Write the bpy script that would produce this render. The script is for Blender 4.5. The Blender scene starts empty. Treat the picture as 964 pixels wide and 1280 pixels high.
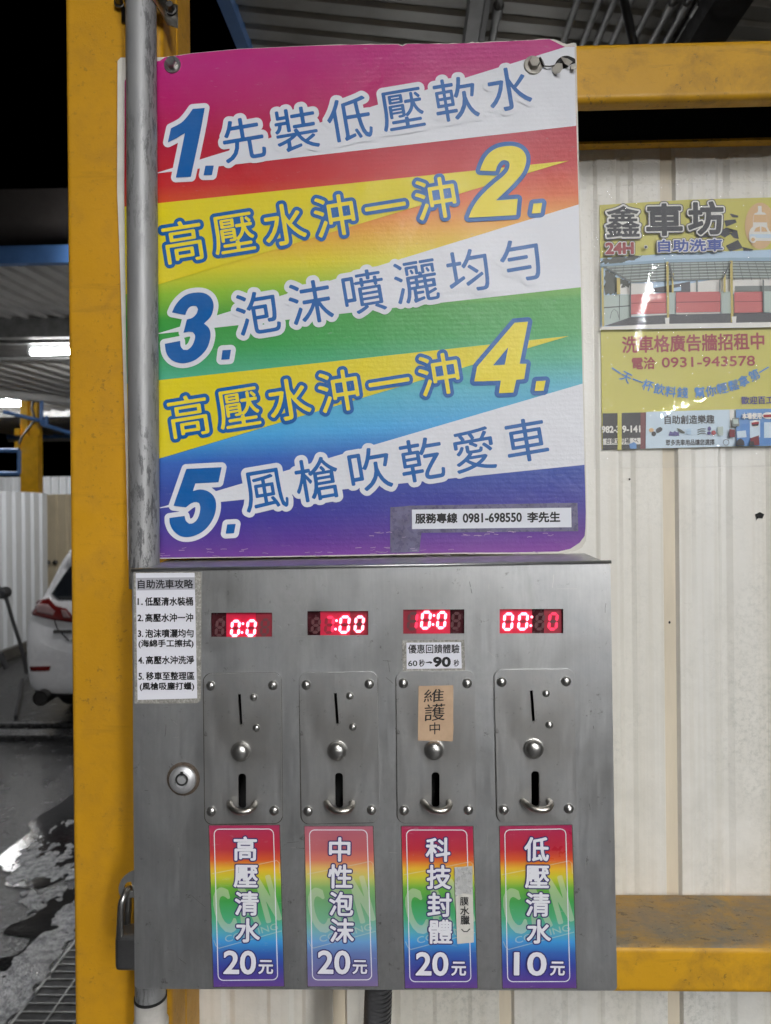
import bpy, bmesh, math, random
import numpy as np
from mathutils import Vector, Matrix
random.seed(7)
R = math.radians
S = bpy.context.scene
C = S.collection
# ------------------------------------------------------------------ camera, sky, exposure
EYE = 1.70
FPX = 889.0
cam_d = bpy.data.cameras.new('camera')
cam = bpy.data.objects.new('camera', cam_d)
C.objects.link(cam)
cam.matrix_world = (Matrix.Translation((0, 0, EYE)) @ Matrix.Rotation(R(1.5), 4, 'Z') @ Matrix.Rotation(R(90), 4, 'X')
                    @ Matrix.Rotation(R(-0.55), 4, 'Z'))
cam_d.sensor_fit = 'VERTICAL'
cam_d.sensor_height = 24.0
cam_d.lens = FPX / 1280 * 24.0
cam_d.clip_start = 0.02
cam_d.clip_end = 500
cam_d.dof.use_dof = True
cam_d.dof.focus_distance = 0.66
cam_d.dof.aperture_fstop = 7.0
S.camera = cam
w = bpy.data.worlds.new('World')
S.world = w
w.use_nodes = True
wn = w.node_tree
sky = wn.nodes.new('ShaderNodeTexSky')
sky.sky_type = 'NISHITA'
sky.sun_disc = False
sky.sun_elevation = R(-9)
sky.sun_rotation = R(200)
wn.links.new(sky.outputs[0], wn.nodes['Background'].inputs[0])
wn.nodes['Background'].inputs[1].default_value = 0.05
S.view_settings.view_transform = 'Standard'
S.view_settings.look = 'None'
S.view_settings.exposure = 0.0
S.view_settings.gamma = 1.0
S.view_settings.use_curve_mapping = False
S.cycles.use_denoising = True
S.cycles.max_bounces = 8
S.cycles.sample_clamp_indirect = 6.0
TUBE_NEAR = 700.0      # radiance of the fluorescent tubes over this bay
TUBE_FAR = 190.0        # radiance of the tubes over the bays behind

# ------------------------------------------------------------------ measuring helpers
CM = cam.matrix_world.to_3x3()
EYEV = Vector((0, 0, EYE))
def ray(px, py):
    return CM @ Vector(((px - 482) / FPX, -(py - 640) / FPX, -1.0))
class Plane:
    """a flat face in the world; pt() gives its point seen at a photo position, raised k metres off the face"""
    def __init__(s, p, n):
        s.p = Vector(p); s.n = Vector(n).normalized()
    def pt(s, px, py, k=0.0):
        d = ray(px, py)
        return EYEV + d * ((s.p + s.n * k - EYEV).dot(s.n) / d.dot(s.n))
def yplane(y): return Plane((0, y, 0), (0, -1, 0))
def zplane(z): return Plane((0, 0, z), (0, 0, 1))

# ------------------------------------------------------------------ object helpers
def origin(o):
    v = Vector((0, 0, 0))
    while o is not None:
        v = v + o.location; o = o.parent
    return v
def thing(name, label, cat, loc=(0, 0, 0), group=None, parent=None, kind=None):
    o = bpy.data.objects.new(name, None)
    o.empty_display_size = 0.05
    C.objects.link(o); o.location = loc
    tag(o, label, cat, group, kind)
    return o
def tag(o, label=None, cat=None, group=None, kind=None):
    if label: o['label'] = label
    if cat: o['category'] = cat
    if group: o['group'] = group
    if kind: o['kind'] = kind
    return o
def obj(name, verts, faces, mats, parent=None, loc=(0, 0, 0), smooth=False, fm=None, uvs=None):
    """verts are world positions; they are stored relative to the object"""
    if not isinstance(mats, (list, tuple)): mats = [mats]
    base = origin(parent) + Vector(loc)
    me = bpy.data.meshes.new(name)
    me.from_pydata([tuple(Vector(v) - base) for v in verts], [], faces)
    for m in mats: me.materials.append(m)
    if fm is not None: me.polygons.foreach_set('material_index', fm)
    if smooth: me.polygons.foreach_set('use_smooth', [True] * len(me.polygons))
    if uvs is not None:
        l = me.uv_layers.new(name='UVMap')
        idx = np.zeros(len(me.loops), dtype=np.int32); me.loops.foreach_get('vertex_index', idx)
        l.data.foreach_set('uv', np.asarray(uvs, dtype=np.float32)[idx].ravel())
    me.update()
    o = bpy.data.objects.new(name, me)
    C.objects.link(o)
    o.location = loc
    if parent is not None: o.parent = parent
    return o
class MB:
    """collects simple shapes in world space, links them as one mesh"""
    def __init__(s): s.v = []; s.f = []; s.m = []
    def add(s, vs, fs, m=0):
        n = len(s.v); s.v += [Vector(v) for v in vs]; s.f += [tuple(i + n for i in f) for f in fs]; s.m += [m] * len(fs); return s
    def box(s, lo, hi, m=0):
        (a, b, c), (d, e, f) = lo, hi
        return s.add([(a,b,c),(d,b,c),(d,e,c),(a,e,c),(a,b,f),(d,b,f),(d,e,f),(a,e,f)],
                     [(0,3,2,1),(4,5,6,7),(0,1,5,4),(1,2,6,5),(2,3,7,6),(3,0,4,7)], m)
    def tube(s, pts, rad, seg=12, m=0, cap=True, squash=None):
        pts = [Vector(p) for p in pts]
        rad = rad if isinstance(rad, (list, tuple)) else [rad] * len(pts)
        vs = []; fs = []
        up = Vector((0, 0, 1))
        d0 = (pts[1] - pts[0]).normalized()
        if abs(d0.dot(up)) > 0.95: up = Vector((0, 1, 0))
        n = (up - d0 * up.dot(d0)).normalized()
        for i, p in enumerate(pts):
            d = (pts[min(i + 1, len(pts) - 1)] - pts[max(i - 1, 0)]).normalized()
            n = (n - d * n.dot(d)).normalized(); b = d.cross(n)
            for k in range(seg):
                a = 2 * math.pi * k / seg
                vs.append(p + (n * math.cos(a) + b * math.sin(a)) * rad[i])
        for i in range(len(pts) - 1):
            for k in range(seg):
                k2 = (k + 1) % seg
                fs.append((i * seg + k, i * seg + k2, (i + 1) * seg + k2, (i + 1) * seg + k))
        if cap:
            fs.append(tuple(range(seg - 1, -1, -1))); fs.append(tuple((len(pts) - 1) * seg + k for k in range(seg)))
        return s.add(vs, fs, m)
    def lathe(s, c, n, prof, seg=20, m=0, up=None):
        """prof: (radius, height along n) from outside in; closes to the axis when a radius is 0"""
        c = Vector(c); n = Vector(n).normalized()
        up = Vector(up or (0, 0, 1)); a = (up - n * up.dot(n)).normalized(); b = n.cross(a)
        vs = []; fs = []
        for r, h in prof:
            for k in range(seg):
                t = 2 * math.pi * (k + 0.5) / seg
                vs.append(c + n * h + (a * math.cos(t) + b * math.sin(t)) * r)
        for i in range(len(prof) - 1):
            for k in range(seg):
                k2 = (k + 1) % seg
                fs.append((i * seg + k, i * seg + k2, (i + 1) * seg + k2, (i + 1) * seg + k))
        fs.append(tuple((len(prof) - 1) * seg + k for k in range(seg)))
        return s.add(vs, fs, m)
    def extrude(s, prof, vec, m=0, closed=True, caps=True):
        """prof: world points of an outline, swept along vec"""
        prof = [Vector(p) for p in prof]; n = len(prof); vec = Vector(vec)
        vs = prof + [p + vec for p in prof]
        fs = [(i, (i + 1) % n, n + (i + 1) % n, n + i) for i in range(n if closed else n - 1)]
        if closed and caps: fs += [tuple(range(n - 1, -1, -1)), tuple(range(n, 2 * n))]
        return s.add(vs, fs, m)
    def build(s, name, mats, parent=None, loc=(0, 0, 0), smooth=False, angle=None):
        o = obj(name, s.v, s.f, mats, parent, loc, smooth or angle is not None, s.m)
        bm = bmesh.new(); bm.from_mesh(o.data); bmesh.ops.recalc_face_normals(bm, faces=bm.faces)
        if angle is not None:
            for e in bm.edges:
                e.smooth = len(e.link_faces) == 2 and e.calc_face_angle(9) < R(angle)
        bm.to_mesh(o.data); bm.free()
        return o
def weighted(o):
    md = o.modifiers.new('wn', 'WEIGHTED_NORMAL'); md.keep_sharp = True; md.weight = 80
    return o
def bevel(o, width, seg=2, ang=40):
    md = o.modifiers.new('bevel', 'BEVEL'); md.width = width; md.segments = seg; md.limit_method = 'ANGLE'; md.angle_limit = R(ang)
    md.harden_normals = False
    return o

# ------------------------------------------------------------------ flat artwork: outlines, offsets, lettering
def loops_to_segs(loops):
    out = []
    for l in loops:
        a = np.asarray(l, float); out.append(np.hstack([a, np.roll(a, -1, 0)]))
    return np.vstack(out) if out else np.zeros((0, 4))
_runs = {}
def run(text):
    """outline loops of a piece of lettering, in ems, y up"""
    if text in _runs: return _runs[text]
    cu = bpy.data.curves.new('lettering_tmp', 'FONT'); cu.body = text; cu.fill_mode = 'NONE'; cu.resolution_u = 4
    o = bpy.data.objects.new('lettering_tmp', cu); C.objects.link(o)
    dg = bpy.context.evaluated_depsgraph_get()
    me = bpy.data.meshes.new_from_object(o.evaluated_get(dg))
    nxt = {}
    for e in me.edges:
        a, b = e.vertices
        nxt.setdefault(a, []).append(b); nxt.setdefault(b, []).append(a)
    seen = set(); loops = []
    for s in range(len(me.vertices)):
        if s in seen or s not in nxt: continue
        l = [s]; seen.add(s); cur = s
        # walk in index order so that the direction of the outline is kept
        while True:
            c = [k for k in nxt[cur] if k not in seen]
            if not c: break
            cur = (cur + 1) if (cur + 1) in c else c[0]
            seen.add(cur); l.append(cur)
        if len(l) > 2: loops.append(np.array([me.vertices[i].co[:2] for i in l]))
    bpy.data.objects.remove(o); bpy.data.curves.remove(cu); bpy.data.meshes.remove(me)
    _runs[text] = loops
    return loops
def place(text, cx, cy, size=None, rot=0.0, shear=0.0, box=None, sx=1.0):
    """lettering put at a photo position (px, y down). box=(w,h): scaled to fill that; else size = px per em, CJK em box centred"""
    L = run(text)
    A = np.vstack(L); lo = A.min(0); hi = A.max(0)
    if box:
        mid = (lo + hi) / 2; k = np.array([box[0] / (hi[0] - lo[0]), box[1] / (hi[1] - lo[1])])
    else:
        mid = (lo + hi) / 2 if len(text) > 1 or text in '一' else np.array([CJK_MID[0], CJK_MID[1]])
        if text == '一': mid = np.array([CJK_MID[0], CJK_MID[1]])
        k = np.array([size * sx, size])
    c, s_ = math.cos(R(rot)), math.sin(R(rot)); out = []
    for l in L:
        p = (l - mid) * k
        x = p[:, 0] + p[:, 1] * shear; y = p[:, 1]
        out.append(np.stack([cx + x * c - y * s_, cy - (x * s_ + y * c)], 1))
    return out
CJK_MID = (0.5, 0.38)
def sdf(groups, bounds, step, reach):
    """signed distance (px, negative inside) to several groups of loops, on a grid"""
    x0, y0, x1, y1 = bounds
    nx = int((x1 - x0) / step) + 2; ny = int((y1 - y0) / step) + 2
    F = np.full((ny, nx), 1e3)
    for loops in groups:
        if not len(loops): continue
        sg = loops_to_segs(loops)
        a = np.minimum(sg[:, :2].min(0), sg[:, 2:].min(0)) - reach; b = np.maximum(sg[:, :2].max(0), sg[:, 2:].max(0)) + reach
        i0 = max(0, int((a[0] - x0) / step)); i1 = min(nx, int((b[0] - x0) / step) + 2)
        j0 = max(0, int((a[1] - y0) / step)); j1 = min(ny, int((b[1] - y0) / step) + 2)
        if i1 <= i0 or j1 <= j0: continue
        X, Y = np.meshgrid(x0 + step * np.arange(i0, i1), y0 + step * np.arange(j0, j1))
        P = np.stack([X.ravel(), Y.ravel()], 1)
        D = np.full(len(P), 1e9); W = np.zeros(len(P), dtype=np.int32)
        for k in range(0, len(sg), 64):
            q = sg[k:k + 64]
            ax, ay, bx, by = q[:, 0], q[:, 1], q[:, 2], q[:, 3]
            ex, ey = bx - ax, by - ay; L2 = ex * ex + ey * ey + 1e-12
            px = P[:, :1] - ax; py = P[:, 1:] - ay
            cr = ex * py - ey * px
            t = np.clip((px * ex + py * ey) / L2, 0, 1)
            D = np.minimum(D, ((px - t * ex) ** 2 + (py - t * ey) ** 2).min(1))
            up = (ay <= P[:, 1:]) & (by > P[:, 1:]) & (cr > 0)
            dn = (ay > P[:, 1:]) & (by <= P[:, 1:]) & (cr < 0)
            W += up.sum(1).astype(np.int32) - dn.sum(1).astype(np.int32)
        d = np.sqrt(D) * np.where(W != 0, -1, 1)
        sub = F[j0:j1, i0:i1]; np.minimum(sub, d.reshape(sub.shape), out=sub)
    return F
def simplify(p, tol):
    """closed loop, Douglas-Peucker"""
    n = len(p)
    if n < 8: return p
    keep = np.zeros(n, bool); h = n // 2; keep[0] = keep[h] = True
    st = [(0, h), (h, n)]; q = np.vstack([p, p[:1]])
    while st:
        a, b = st.pop()
        if b - a < 2: continue
        d = q[b] - q[a]; m = q[a + 1:b] - q[a]; L = math.hypot(*d)
        e = np.abs(d[0] * m[:, 1] - d[1] * m[:, 0]) / L if L > 1e-9 else np.hypot(m[:, 0], m[:, 1])
        k = int(e.argmax())
        if e[k] > tol:
            keep[a + 1 + k] = True; st += [(a, a + 1 + k), (a + 1 + k, b)]
    return p[keep]
def contour(F, level, bounds, step, tol=0.05):
    x0, y0 = bounds[:2]; G = F - level
    G = np.where(np.abs(G) < 1e-9, 1e-9, G)
    G[0, :] = np.maximum(G[0, :], 1e-3); G[-1, :] = np.maximum(G[-1, :], 1e-3); G[:, 0] = np.maximum(G[:, 0], 1e-3); G[:, -1] = np.maximum(G[:, -1], 1e-3)
    I = G < 0
    code = I[:-1, :-1] * 1 + I[:-1, 1:] * 2 + I[1:, 1:] * 4 + I[1:, :-1] * 8
    js, is_ = np.nonzero((code > 0) & (code < 15))
    # edges: 0 top 1 right 2 bottom 3 left ; direction keeps the inside on one side
    T = {1: [(3, 0)], 2: [(0, 1)], 3: [(3, 1)], 4: [(1, 2)], 5: [(3, 0), (1, 2)], 6: [(0, 2)], 7: [(3, 2)], 8: [(2, 3)], 9: [(2, 0)],
         10: [(0, 1), (2, 3)], 11: [(2, 1)], 12: [(1, 3)], 13: [(1, 0)], 14: [(0, 3)]}
    nxt = {}
    for j, i in zip(js.tolist(), is_.tolist()):
        E = ((0, j, i), (1, j, i + 1), (0, j + 1, i), (1, j, i))
        for a, b in T[int(code[j, i])]: nxt[E[a]] = E[b]
    out = []
    while nxt:
        s = next(iter(nxt)); l = [s]; cur = nxt.pop(s)
        while cur != s and cur in nxt:
            l.append(cur); cur = nxt.pop(cur)
        pts = []
        for o_, j, i in l:
            if o_ == 0:
                a, b = G[j, i], G[j, i + 1]; t = a / (a - b); pts.append((x0 + step * (i + t), y0 + step * j))
            else:
                a, b = G[j, i], G[j + 1, i]; t = a / (a - b); pts.append((x0 + step * i, y0 + step * (j + t)))
        p = simplify(np.array(pts), tol)
        if len(p) >= 3: out.append(p)
    return out
def bounds_of(groups, pad):
    A = np.vstack([np.vstack(g) for g in groups if len(g)])
    lo = A.min(0) - pad; hi = A.max(0) + pad
    return (lo[0], lo[1], hi[0], hi[1])
def letters(groups, grow=0.0, outs=(), round_=0.0, step=0.5):
    """groups of loops -> filled loops grown by `grow` px with rounded ends, then wider outlines for each of outs"""
    m = max([grow] + list(outs)) + 2 * step + round_ + 1
    if round_ > 0:
        eroded = []
        for g in groups:
            b = bounds_of([g], 1.5)
            eroded.append(contour(sdf([g], b, step * 0.7, 2.0), -round_, b, step * 0.7, 0.03))
        groups = [g for g in eroded if len(g)]
    b = bounds_of(groups, m)
    F = sdf(groups, b, step, m)
    tol = 0.10 * step
    res = [contour(F, grow + round_, b, step, tol)]
    for o_ in outs: res.append(contour(F, o_ + round_, b, step, tol))
    return res
def smooth_loop(p, corner=42, n=5):
    p = np.asarray(p, float); N = len(p); out = []
    tan = []
    for i in range(N):
        a = p[i] - p[i - 1]; b = p[(i + 1) % N] - p[i]
        ang = abs(math.degrees(math.atan2(a[0] * b[1] - a[1] * b[0], a @ b)))
        tan.append(None if ang > corner else (p[(i + 1) % N] - p[i - 1]) / 2)
    for i in range(N):
        j = (i + 1) % N; a, b = p[i], p[j]
        if tan[i] is None and tan[j] is None: out.append(a); continue
        ta = tan[i] if tan[i] is not None else (b - a); tb = tan[j] if tan[j] is not None else (b - a)
        L = np.linalg.norm(b - a)
        ta = ta / (np.linalg.norm(ta) + 1e-9) * L; tb = tb / (np.linalg.norm(tb) + 1e-9) * L
        for k in range(n):
            t = k / n; h = (2*t**3-3*t*t+1, t**3-2*t*t+t, -2*t**3+3*t*t, t**3-t*t)
            out.append(h[0] * a + h[1] * ta + h[2] * b + h[3] * tb)
    return np.array(out)
def fill(loops):
    """flat even-odd filled triangulation of loops -> verts (px), faces"""
    cu = bpy.data.curves.new('fill_tmp', 'CURVE'); cu.dimensions = '2D'; cu.fill_mode = 'FRONT'
    for l in loops:
        sp = cu.splines.new('POLY'); sp.points.add(len(l) - 1)
        co = np.zeros((len(l), 4), np.float32); co[:, :2] = (np.asarray(l) - OFF) * 0.1; co[:, 3] = 1
        sp.points.foreach_set('co', co.ravel()); sp.use_cyclic_u = True
    o = bpy.data.objects.new('fill_tmp', cu); C.objects.link(o)
    me = bpy.data.meshes.new_from_object(o.evaluated_get(bpy.context.evaluated_depsgraph_get()))
    V = np.zeros(len(me.vertices) * 3, np.float32); me.vertices.foreach_get('co', V); V = V.reshape(-1, 3)[:, :2] * 10 + OFF
    Fc = [tuple(p.vertices) for p in me.polygons]
    bpy.data.objects.remove(o); bpy.data.curves.remove(cu); bpy.data.meshes.remove(me)
    return V, Fc
OFF = np.array([482.0, 640.0])
LAYER = 0.00025
def art(name, plane, layers, parent, loc=(0, 0, 0), base=0.0, relief=None):
    """printed artwork: layers of (loops in photo px, material), each a hair above the one before; ONE mesh"""
    mats = []; vs = []; fs = []; fm = []; uv = []
    for k, (loops, m) in enumerate(layers):
        if not len(loops): continue
        if m not in mats: mats.append(m)
        V, Fc = fill(loops); n = len(vs)
        for x, y in V:
            vs.append(plane.pt(x, y, base + LAYER * (k + 1)) if relief is None else plane.pt(x, y, base + LAYER * (k + 1) + relief(x, y)))
            uv.append((x / 1000, y / 1000))
        A, B, Cc = (vs[n + i] for i in Fc[0][:3])
        flip = (B - A).cross(Cc - A).dot(plane.n) < 0
        for f in Fc: fs.append(tuple(n + i for i in (reversed(f) if flip else f))); fm.append(mats.index(m))
    return obj(name, vs, fs, mats, parent, loc, False, fm, uv)
def plate(name, plane, loops, k0, k1, m, parent, loc=(0, 0, 0), bev=0.0):
    """a sheet with real thickness and holes cut through it, from k0 to k1 metres above the plane; last loops may be holes"""
    V, Fc = fill(loops)
    n = len(V); vs = [plane.pt(x, y, k1) for x, y in V]; off = (k1 - k0)
    uv = [(x / 1000, y / 1000) for x, y in V]
    A, B, Cc = (vs[i] for i in Fc[0][:3])
    flip = (B - A).cross(Cc - A).dot(plane.n) < 0
    fs = [tuple(reversed(f)) if flip else tuple(f) for f in Fc]
    bk = [v - plane.n * off for v in vs]
    cnt = {}
    for f in fs:
        for a, b in zip(f, f[1:] + f[:1]): cnt[(a, b)] = 1
    side = [(b, a, a + n, b + n) for (a, b) in cnt if (b, a) not in cnt]
    fs2 = [tuple(i + n for i in reversed(f)) for f in fs]
    o = obj(name, vs + bk, fs + side + fs2, m, parent, loc, False, None, uv + uv)
    if bev > 0:
        bm = bmesh.new(); bm.from_mesh(o.data)
        bmesh.ops.dissolve_limit(bm, angle_limit=R(0.5), verts=bm.verts, edges=bm.edges)
        bm.to_mesh(o.data); bm.free()
        bevel(o, bev, 2, 50)
    return o
def rrect(x0, y0, x1, y1, r, n=5, quad=None):
    """rounded rectangle loop; quad = 4 photo corners (TL,TR,BR,BL) to warp it onto"""
    pts = []
    for cx, cy, a0 in ((x1 - r, y0 + r, -90), (x1 - r, y1 - r, 0), (x0 + r, y1 - r, 90), (x0 + r, y0 + r, 180)):
        for k in range(n + 1):
            a = R(a0 + 90 * k / n); pts.append((cx + r * math.cos(a), cy + r * math.sin(a)))
    return np.array(pts)
def circ(cx, cy, r, n=20, ry=None):
    return np.array([(cx + r * math.cos(2*math.pi*k/n), cy + (ry or r) * math.sin(2*math.pi*k/n)) for k in range(n)])
def P(*pts): return np.array(pts, float)
def crop(pts, ox, oy, s): return np.array([(ox + x / s, oy + y / s) for x, y in pts])
def stroke(pts, wd, closed=False):
    """a drawn line of a given width as loops"""
    pts = [np.array(p, float) for p in pts]; L = []; Rr = []
    n = len(pts)
    for i, p in enumerate(pts):
        a = pts[i - 1] if (i > 0 or closed) else p; b = pts[(i + 1) % n] if (i < n - 1 or closed) else p
        d = (b - a) / (np.linalg.norm(b - a) + 1e-9); nn = np.array([-d[1], d[0]]) * wd / 2
        L.append(p + nn); Rr.append(p - nn)
    return [np.array(L), np.array(Rr)] if closed else [np.array(L + Rr[::-1])]

# ------------------------------------------------------------------ materials
def srgb(r, g, b, k=1.0):
    f = lambda c: (c / 12.92 if c <= 0.04045 else ((c + 0.055) / 1.055) ** 2.4)
    return tuple(min(1, f(c / 255) * k) for c in (r, g, b)) + (1,)
class NT:
    def __init__(s, name):
        s.m = bpy.data.materials.new(name); s.m.use_nodes = True; s.t = s.m.node_tree
        s.b = s.t.nodes['Principled BSDF']; s._co = None
    def n(s, typ, **kw):
        nd = s.t.nodes.new(typ)
        for k, v in kw.items():
            if k.startswith('i_'): nd.inputs[k[2:].replace('_', ' ')].default_value = v
            elif isinstance(v, tuple) and k == 'ins':
                pass
            else: setattr(nd, k, v)
        return nd
    def l(s, a, b): s.t.links.new(a, b)
    def co(s, which='Object'):
        if s._co is None: s._co = s.n('ShaderNodeTexCoord')
        return s._co.outputs[which]
    def noise(s, scale, detail=4, rough=0.55, stretch=None, src=None, dist=0.0):
        nd = s.n('ShaderNodeTexNoise'); nd.inputs['Scale'].default_value = scale; nd.inputs['Detail'].default_value = detail
        nd.inputs['Roughness'].default_value = rough; nd.inputs['Distortion'].default_value = dist
        v = src if src is not None else s.co()
        if stretch:
            mp = s.n('ShaderNodeMapping'); mp.inputs['Scale'].default_value = stretch; s.l(v, mp.inputs[0]); v = mp.outputs[0]
        s.l(v, nd.inputs['Vector']); return nd.outputs['Fac']
    def ramp(s, fac, stops, interp='LINEAR'):
        nd = s.n('ShaderNodeValToRGB'); cr = nd.color_ramp; cr.interpolation = interp
        while len(cr.elements) > 1: cr.elements.remove(cr.elements[-1])
        for i, (p, c) in enumerate(stops):
            e = cr.elements[0] if i == 0 else cr.elements.new(p)
            e.position = p; e.color = c if isinstance(c, tuple) else (c, c, c, 1)
        s.l(fac, nd.inputs[0]); return nd.outputs[0]
    def mix(s, fac, a, b, mode='MIX'):
        nd = s.n('ShaderNodeMix'); nd.data_type = 'RGBA'; nd.blend_type = mode; nd.clamp_result = True
        for v, i in ((fac, 0), (a, 6), (b, 7)):
            if isinstance(v, (int, float)): nd.inputs[i].default_value = v
            elif isinstance(v, tuple): nd.inputs[i].default_value = v
            else: s.l(v, nd.inputs[i])
        return nd.outputs[2]
    def math(s, op, a, b=0.0, c=None):
        nd = s.n('ShaderNodeMath'); nd.operation = op
        for i, v in enumerate((a, b) if c is None else (a, b, c)):
            if isinstance(v, (int, float)): nd.inputs[i].default_value = v
            else: s.l(v, nd.inputs[i])
        return nd.outputs[0]
    def bump(s, h, strength=0.2, dist=0.001, prev=None):
        nd = s.n('ShaderNodeBump'); nd.inputs['Strength'].default_value = strength; nd.inputs['Distance'].default_value = dist
        s.l(h, nd.inputs['Height'])
        if prev is not None: s.l(prev, nd.inputs['Normal'])
        return nd.outputs[0]
    def set(s, **kw):
        for k, v in kw.items():
            i = s.b.inputs[{'col': 'Base Color', 'rough': 'Roughness', 'metal': 'Metallic', 'norm': 'Normal', 'spec': 'Specular IOR Level',
                            'emc': 'Emission Color', 'ems': 'Emission Strength', 'coat': 'Coat Weight', 'coatr': 'Coat Roughness', 'alpha': 'Alpha',
                            'trans': 'Transmission Weight', 'aniso': 'Anisotropic', 'ior': 'IOR', 'sss': 'Subsurface Weight'}[k]]
            if isinstance(v, (int, float, tuple)): i.default_value = v
            else: s.l(v, i)
        return s
def mat(name, col, rough=0.5, metal=0.0, var=0.12, vs=12, bump=0.0, bs=300, bd=0.0005, spec=0.5, stretch=None, src='Object', rvar=0.12, coat=0):
    t = NT(name)
    n1 = t.noise(vs, 5, 0.6, stretch, t.co(src))
    lo = tuple(c * (1 - var) for c in col[:3]) + (1,); hi = tuple(min(1, c * (1 + var)) for c in col[:3]) + (1,)
    t.set(col=t.ramp(n1, [(0.3, lo), (0.7, hi)]), metal=metal, spec=spec, coat=coat)
    n2 = t.noise(vs * 3.1, 4, 0.6, stretch, t.co(src))
    t.set(rough=t.ramp(n2, [(0.3, max(0.03, rough - rvar)), (0.7, min(1, rough + rvar))]))
    if bump: t.set(norm=t.bump(t.noise(bs, 3, 0.6, stretch, t.co(src)), bump, bd))
    return t.m
def ink(name, col, rough=0.38, var=0.025):
    """printed or painted flat colour, worn a little"""
    t = NT(name)
    n = t.noise(35, 6, 0.7, None, t.co('Object')); n2 = t.noise(700, 2, 0.5, (1, 1, 1), t.co('Object'))
    if max(col[:3]) < 0.06: var = 0.0
    c = t.mix(t.ramp(n, [(0.35, 0.0), (0.75, var * 2)]), col, (0.45, 0.44, 0.42, 1))
    c = t.mix(t.ramp(n2, [(0.3, 0.0), (0.8, 0.10)]), c, tuple(x * 0.75 for x in col[:3]) + (1,))
    t.set(col=c, rough=t.ramp(n, [(0.3, rough - 0.06), (0.8, rough + 0.15)]), spec=0.4)
    return t
def emit(name, col, strength):
    t = NT(name); t.set(col=(0.02, 0.02, 0.02, 1), emc=col, ems=strength, rough=0.4); return t.m
# ================================================================== MATERIALS
WHITE = srgb(224, 225, 231); BLUE = srgb(6, 92, 164)
def metal_mat(name, base=0.42, rough=0.40, dark=0.75, wm=(1.0, 1.0, .985), br=0.12):
    t = NT(name)
    brushed = t.noise(9, 4, 0.6, (60, 60, 2.0)); blotch = t.noise(14, 6, 0.65); fine = t.noise(420, 3, 0.6)
    c = t.ramp(blotch, [(0.3, (base * dark * .97, base * dark * .99, base * dark * 1.02, 1)), (0.7, (base * wm[0], base * wm[1], base * wm[2], 1))])
    c = t.mix(t.ramp(brushed, [(0.40, 0.0), (0.66, br)]), c, (base * 1.25, base * 1.25, base * 1.25, 1))
    stain = t.noise(26, 6, 0.7, (1, 1, 0.35), None, 0.5)
    c = t.mix(t.ramp(stain, [(0.50, 0.0), (0.68, 0.50)]), c, (base * 0.50, base * 0.50, base * 0.49, 1))
    sp = t.ramp(t.noise(95, 5, 0.75), [(0.62, 0.0), (0.70, 0.6)])
    c = t.mix(sp, c, (0.10, 0.09, 0.075, 1))
    r = t.math('ADD', t.ramp(blotch, [(0.3, rough + 0.14), (0.7, rough - 0.04)]), t.ramp(brushed, [(0.3, -0.0), (0.7, 0.08)]))
    t.set(col=c, metal=0.90, rough=t.math('ADD', r, t.ramp(stain, [(0.45, -0.03), (0.68, 0.12)])), norm=t.bump(t.math('ADD', fine, t.math('MULTIPLY', brushed, 0.6)), 0.10, 0.0004))
    return t.m
M_BOX = metal_mat('brushed_steel', 0.60, 0.29, 0.66)
M_PLATE = metal_mat('dull_steel', 0.54, 0.31, 0.7, (1.03, 1.0, .95), 0.08)
M_BOLT = mat('zinc_steel', (0.47, 0.46, 0.44, 1), 0.30, 0.95, 0.05, 60, rvar=0.02)
M_CUP = mat('worn_steel', (0.50, 0.47, 0.42, 1), 0.32, 1.0, 0.2, 80, rvar=0.05)
M_DARKSTEEL = mat('dark_steel', (0.13, 0.125, 0.12, 1), 0.36, 0.9, 0.2, 70, rvar=0.05)
M_BLACK = mat('black_void', (0.006, 0.006, 0.006, 1), 0.7)
M_RUSTRING = mat('rusty_ring', (0.075, 0.055, 0.04, 1), 0.75, 0.2, 0.5, 400, 0.4, 900)
def galv(name):
    t = NT(name)
    n = t.noise(30, 5, 0.65, (1, 1, 0.35)); n2 = t.noise(260, 5, 0.75, (1, 1, 0.22)); n3 = t.noise(45, 3, 0.5, (1, 1, 0.12))
    c = t.ramp(n, [(0.3, (0.27, 0.272, 0.275, 1)), (0.7, (0.34, 0.34, 0.34, 1))])
    scratch = t.math('MULTIPLY', t.ramp(n2, [(0.50, 0.0), (0.56, 1.0)]), t.ramp(n3, [(0.44, 0.0), (0.58, 0.9)]))
    c = t.mix(scratch, c, (0.10, 0.10, 0.105, 1))
    t.set(col=c, metal=0.40, rough=t.ramp(n, [(0.3, 0.46), (0.7, 0.58)]), norm=t.bump(n2, 0.25, 0.0004)); return t.m
M_GALV = galv('galvanised_steel')
M_PVC = mat('grey_plastic_pipe', (0.46, 0.44, 0.41, 1), 0.5, 0, 0.25, 30, 0.15, 300)
M_RUBBER = mat('black_plastic', (0.018, 0.018, 0.020, 1), 0.58, 0, 0.3, 60)
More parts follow.
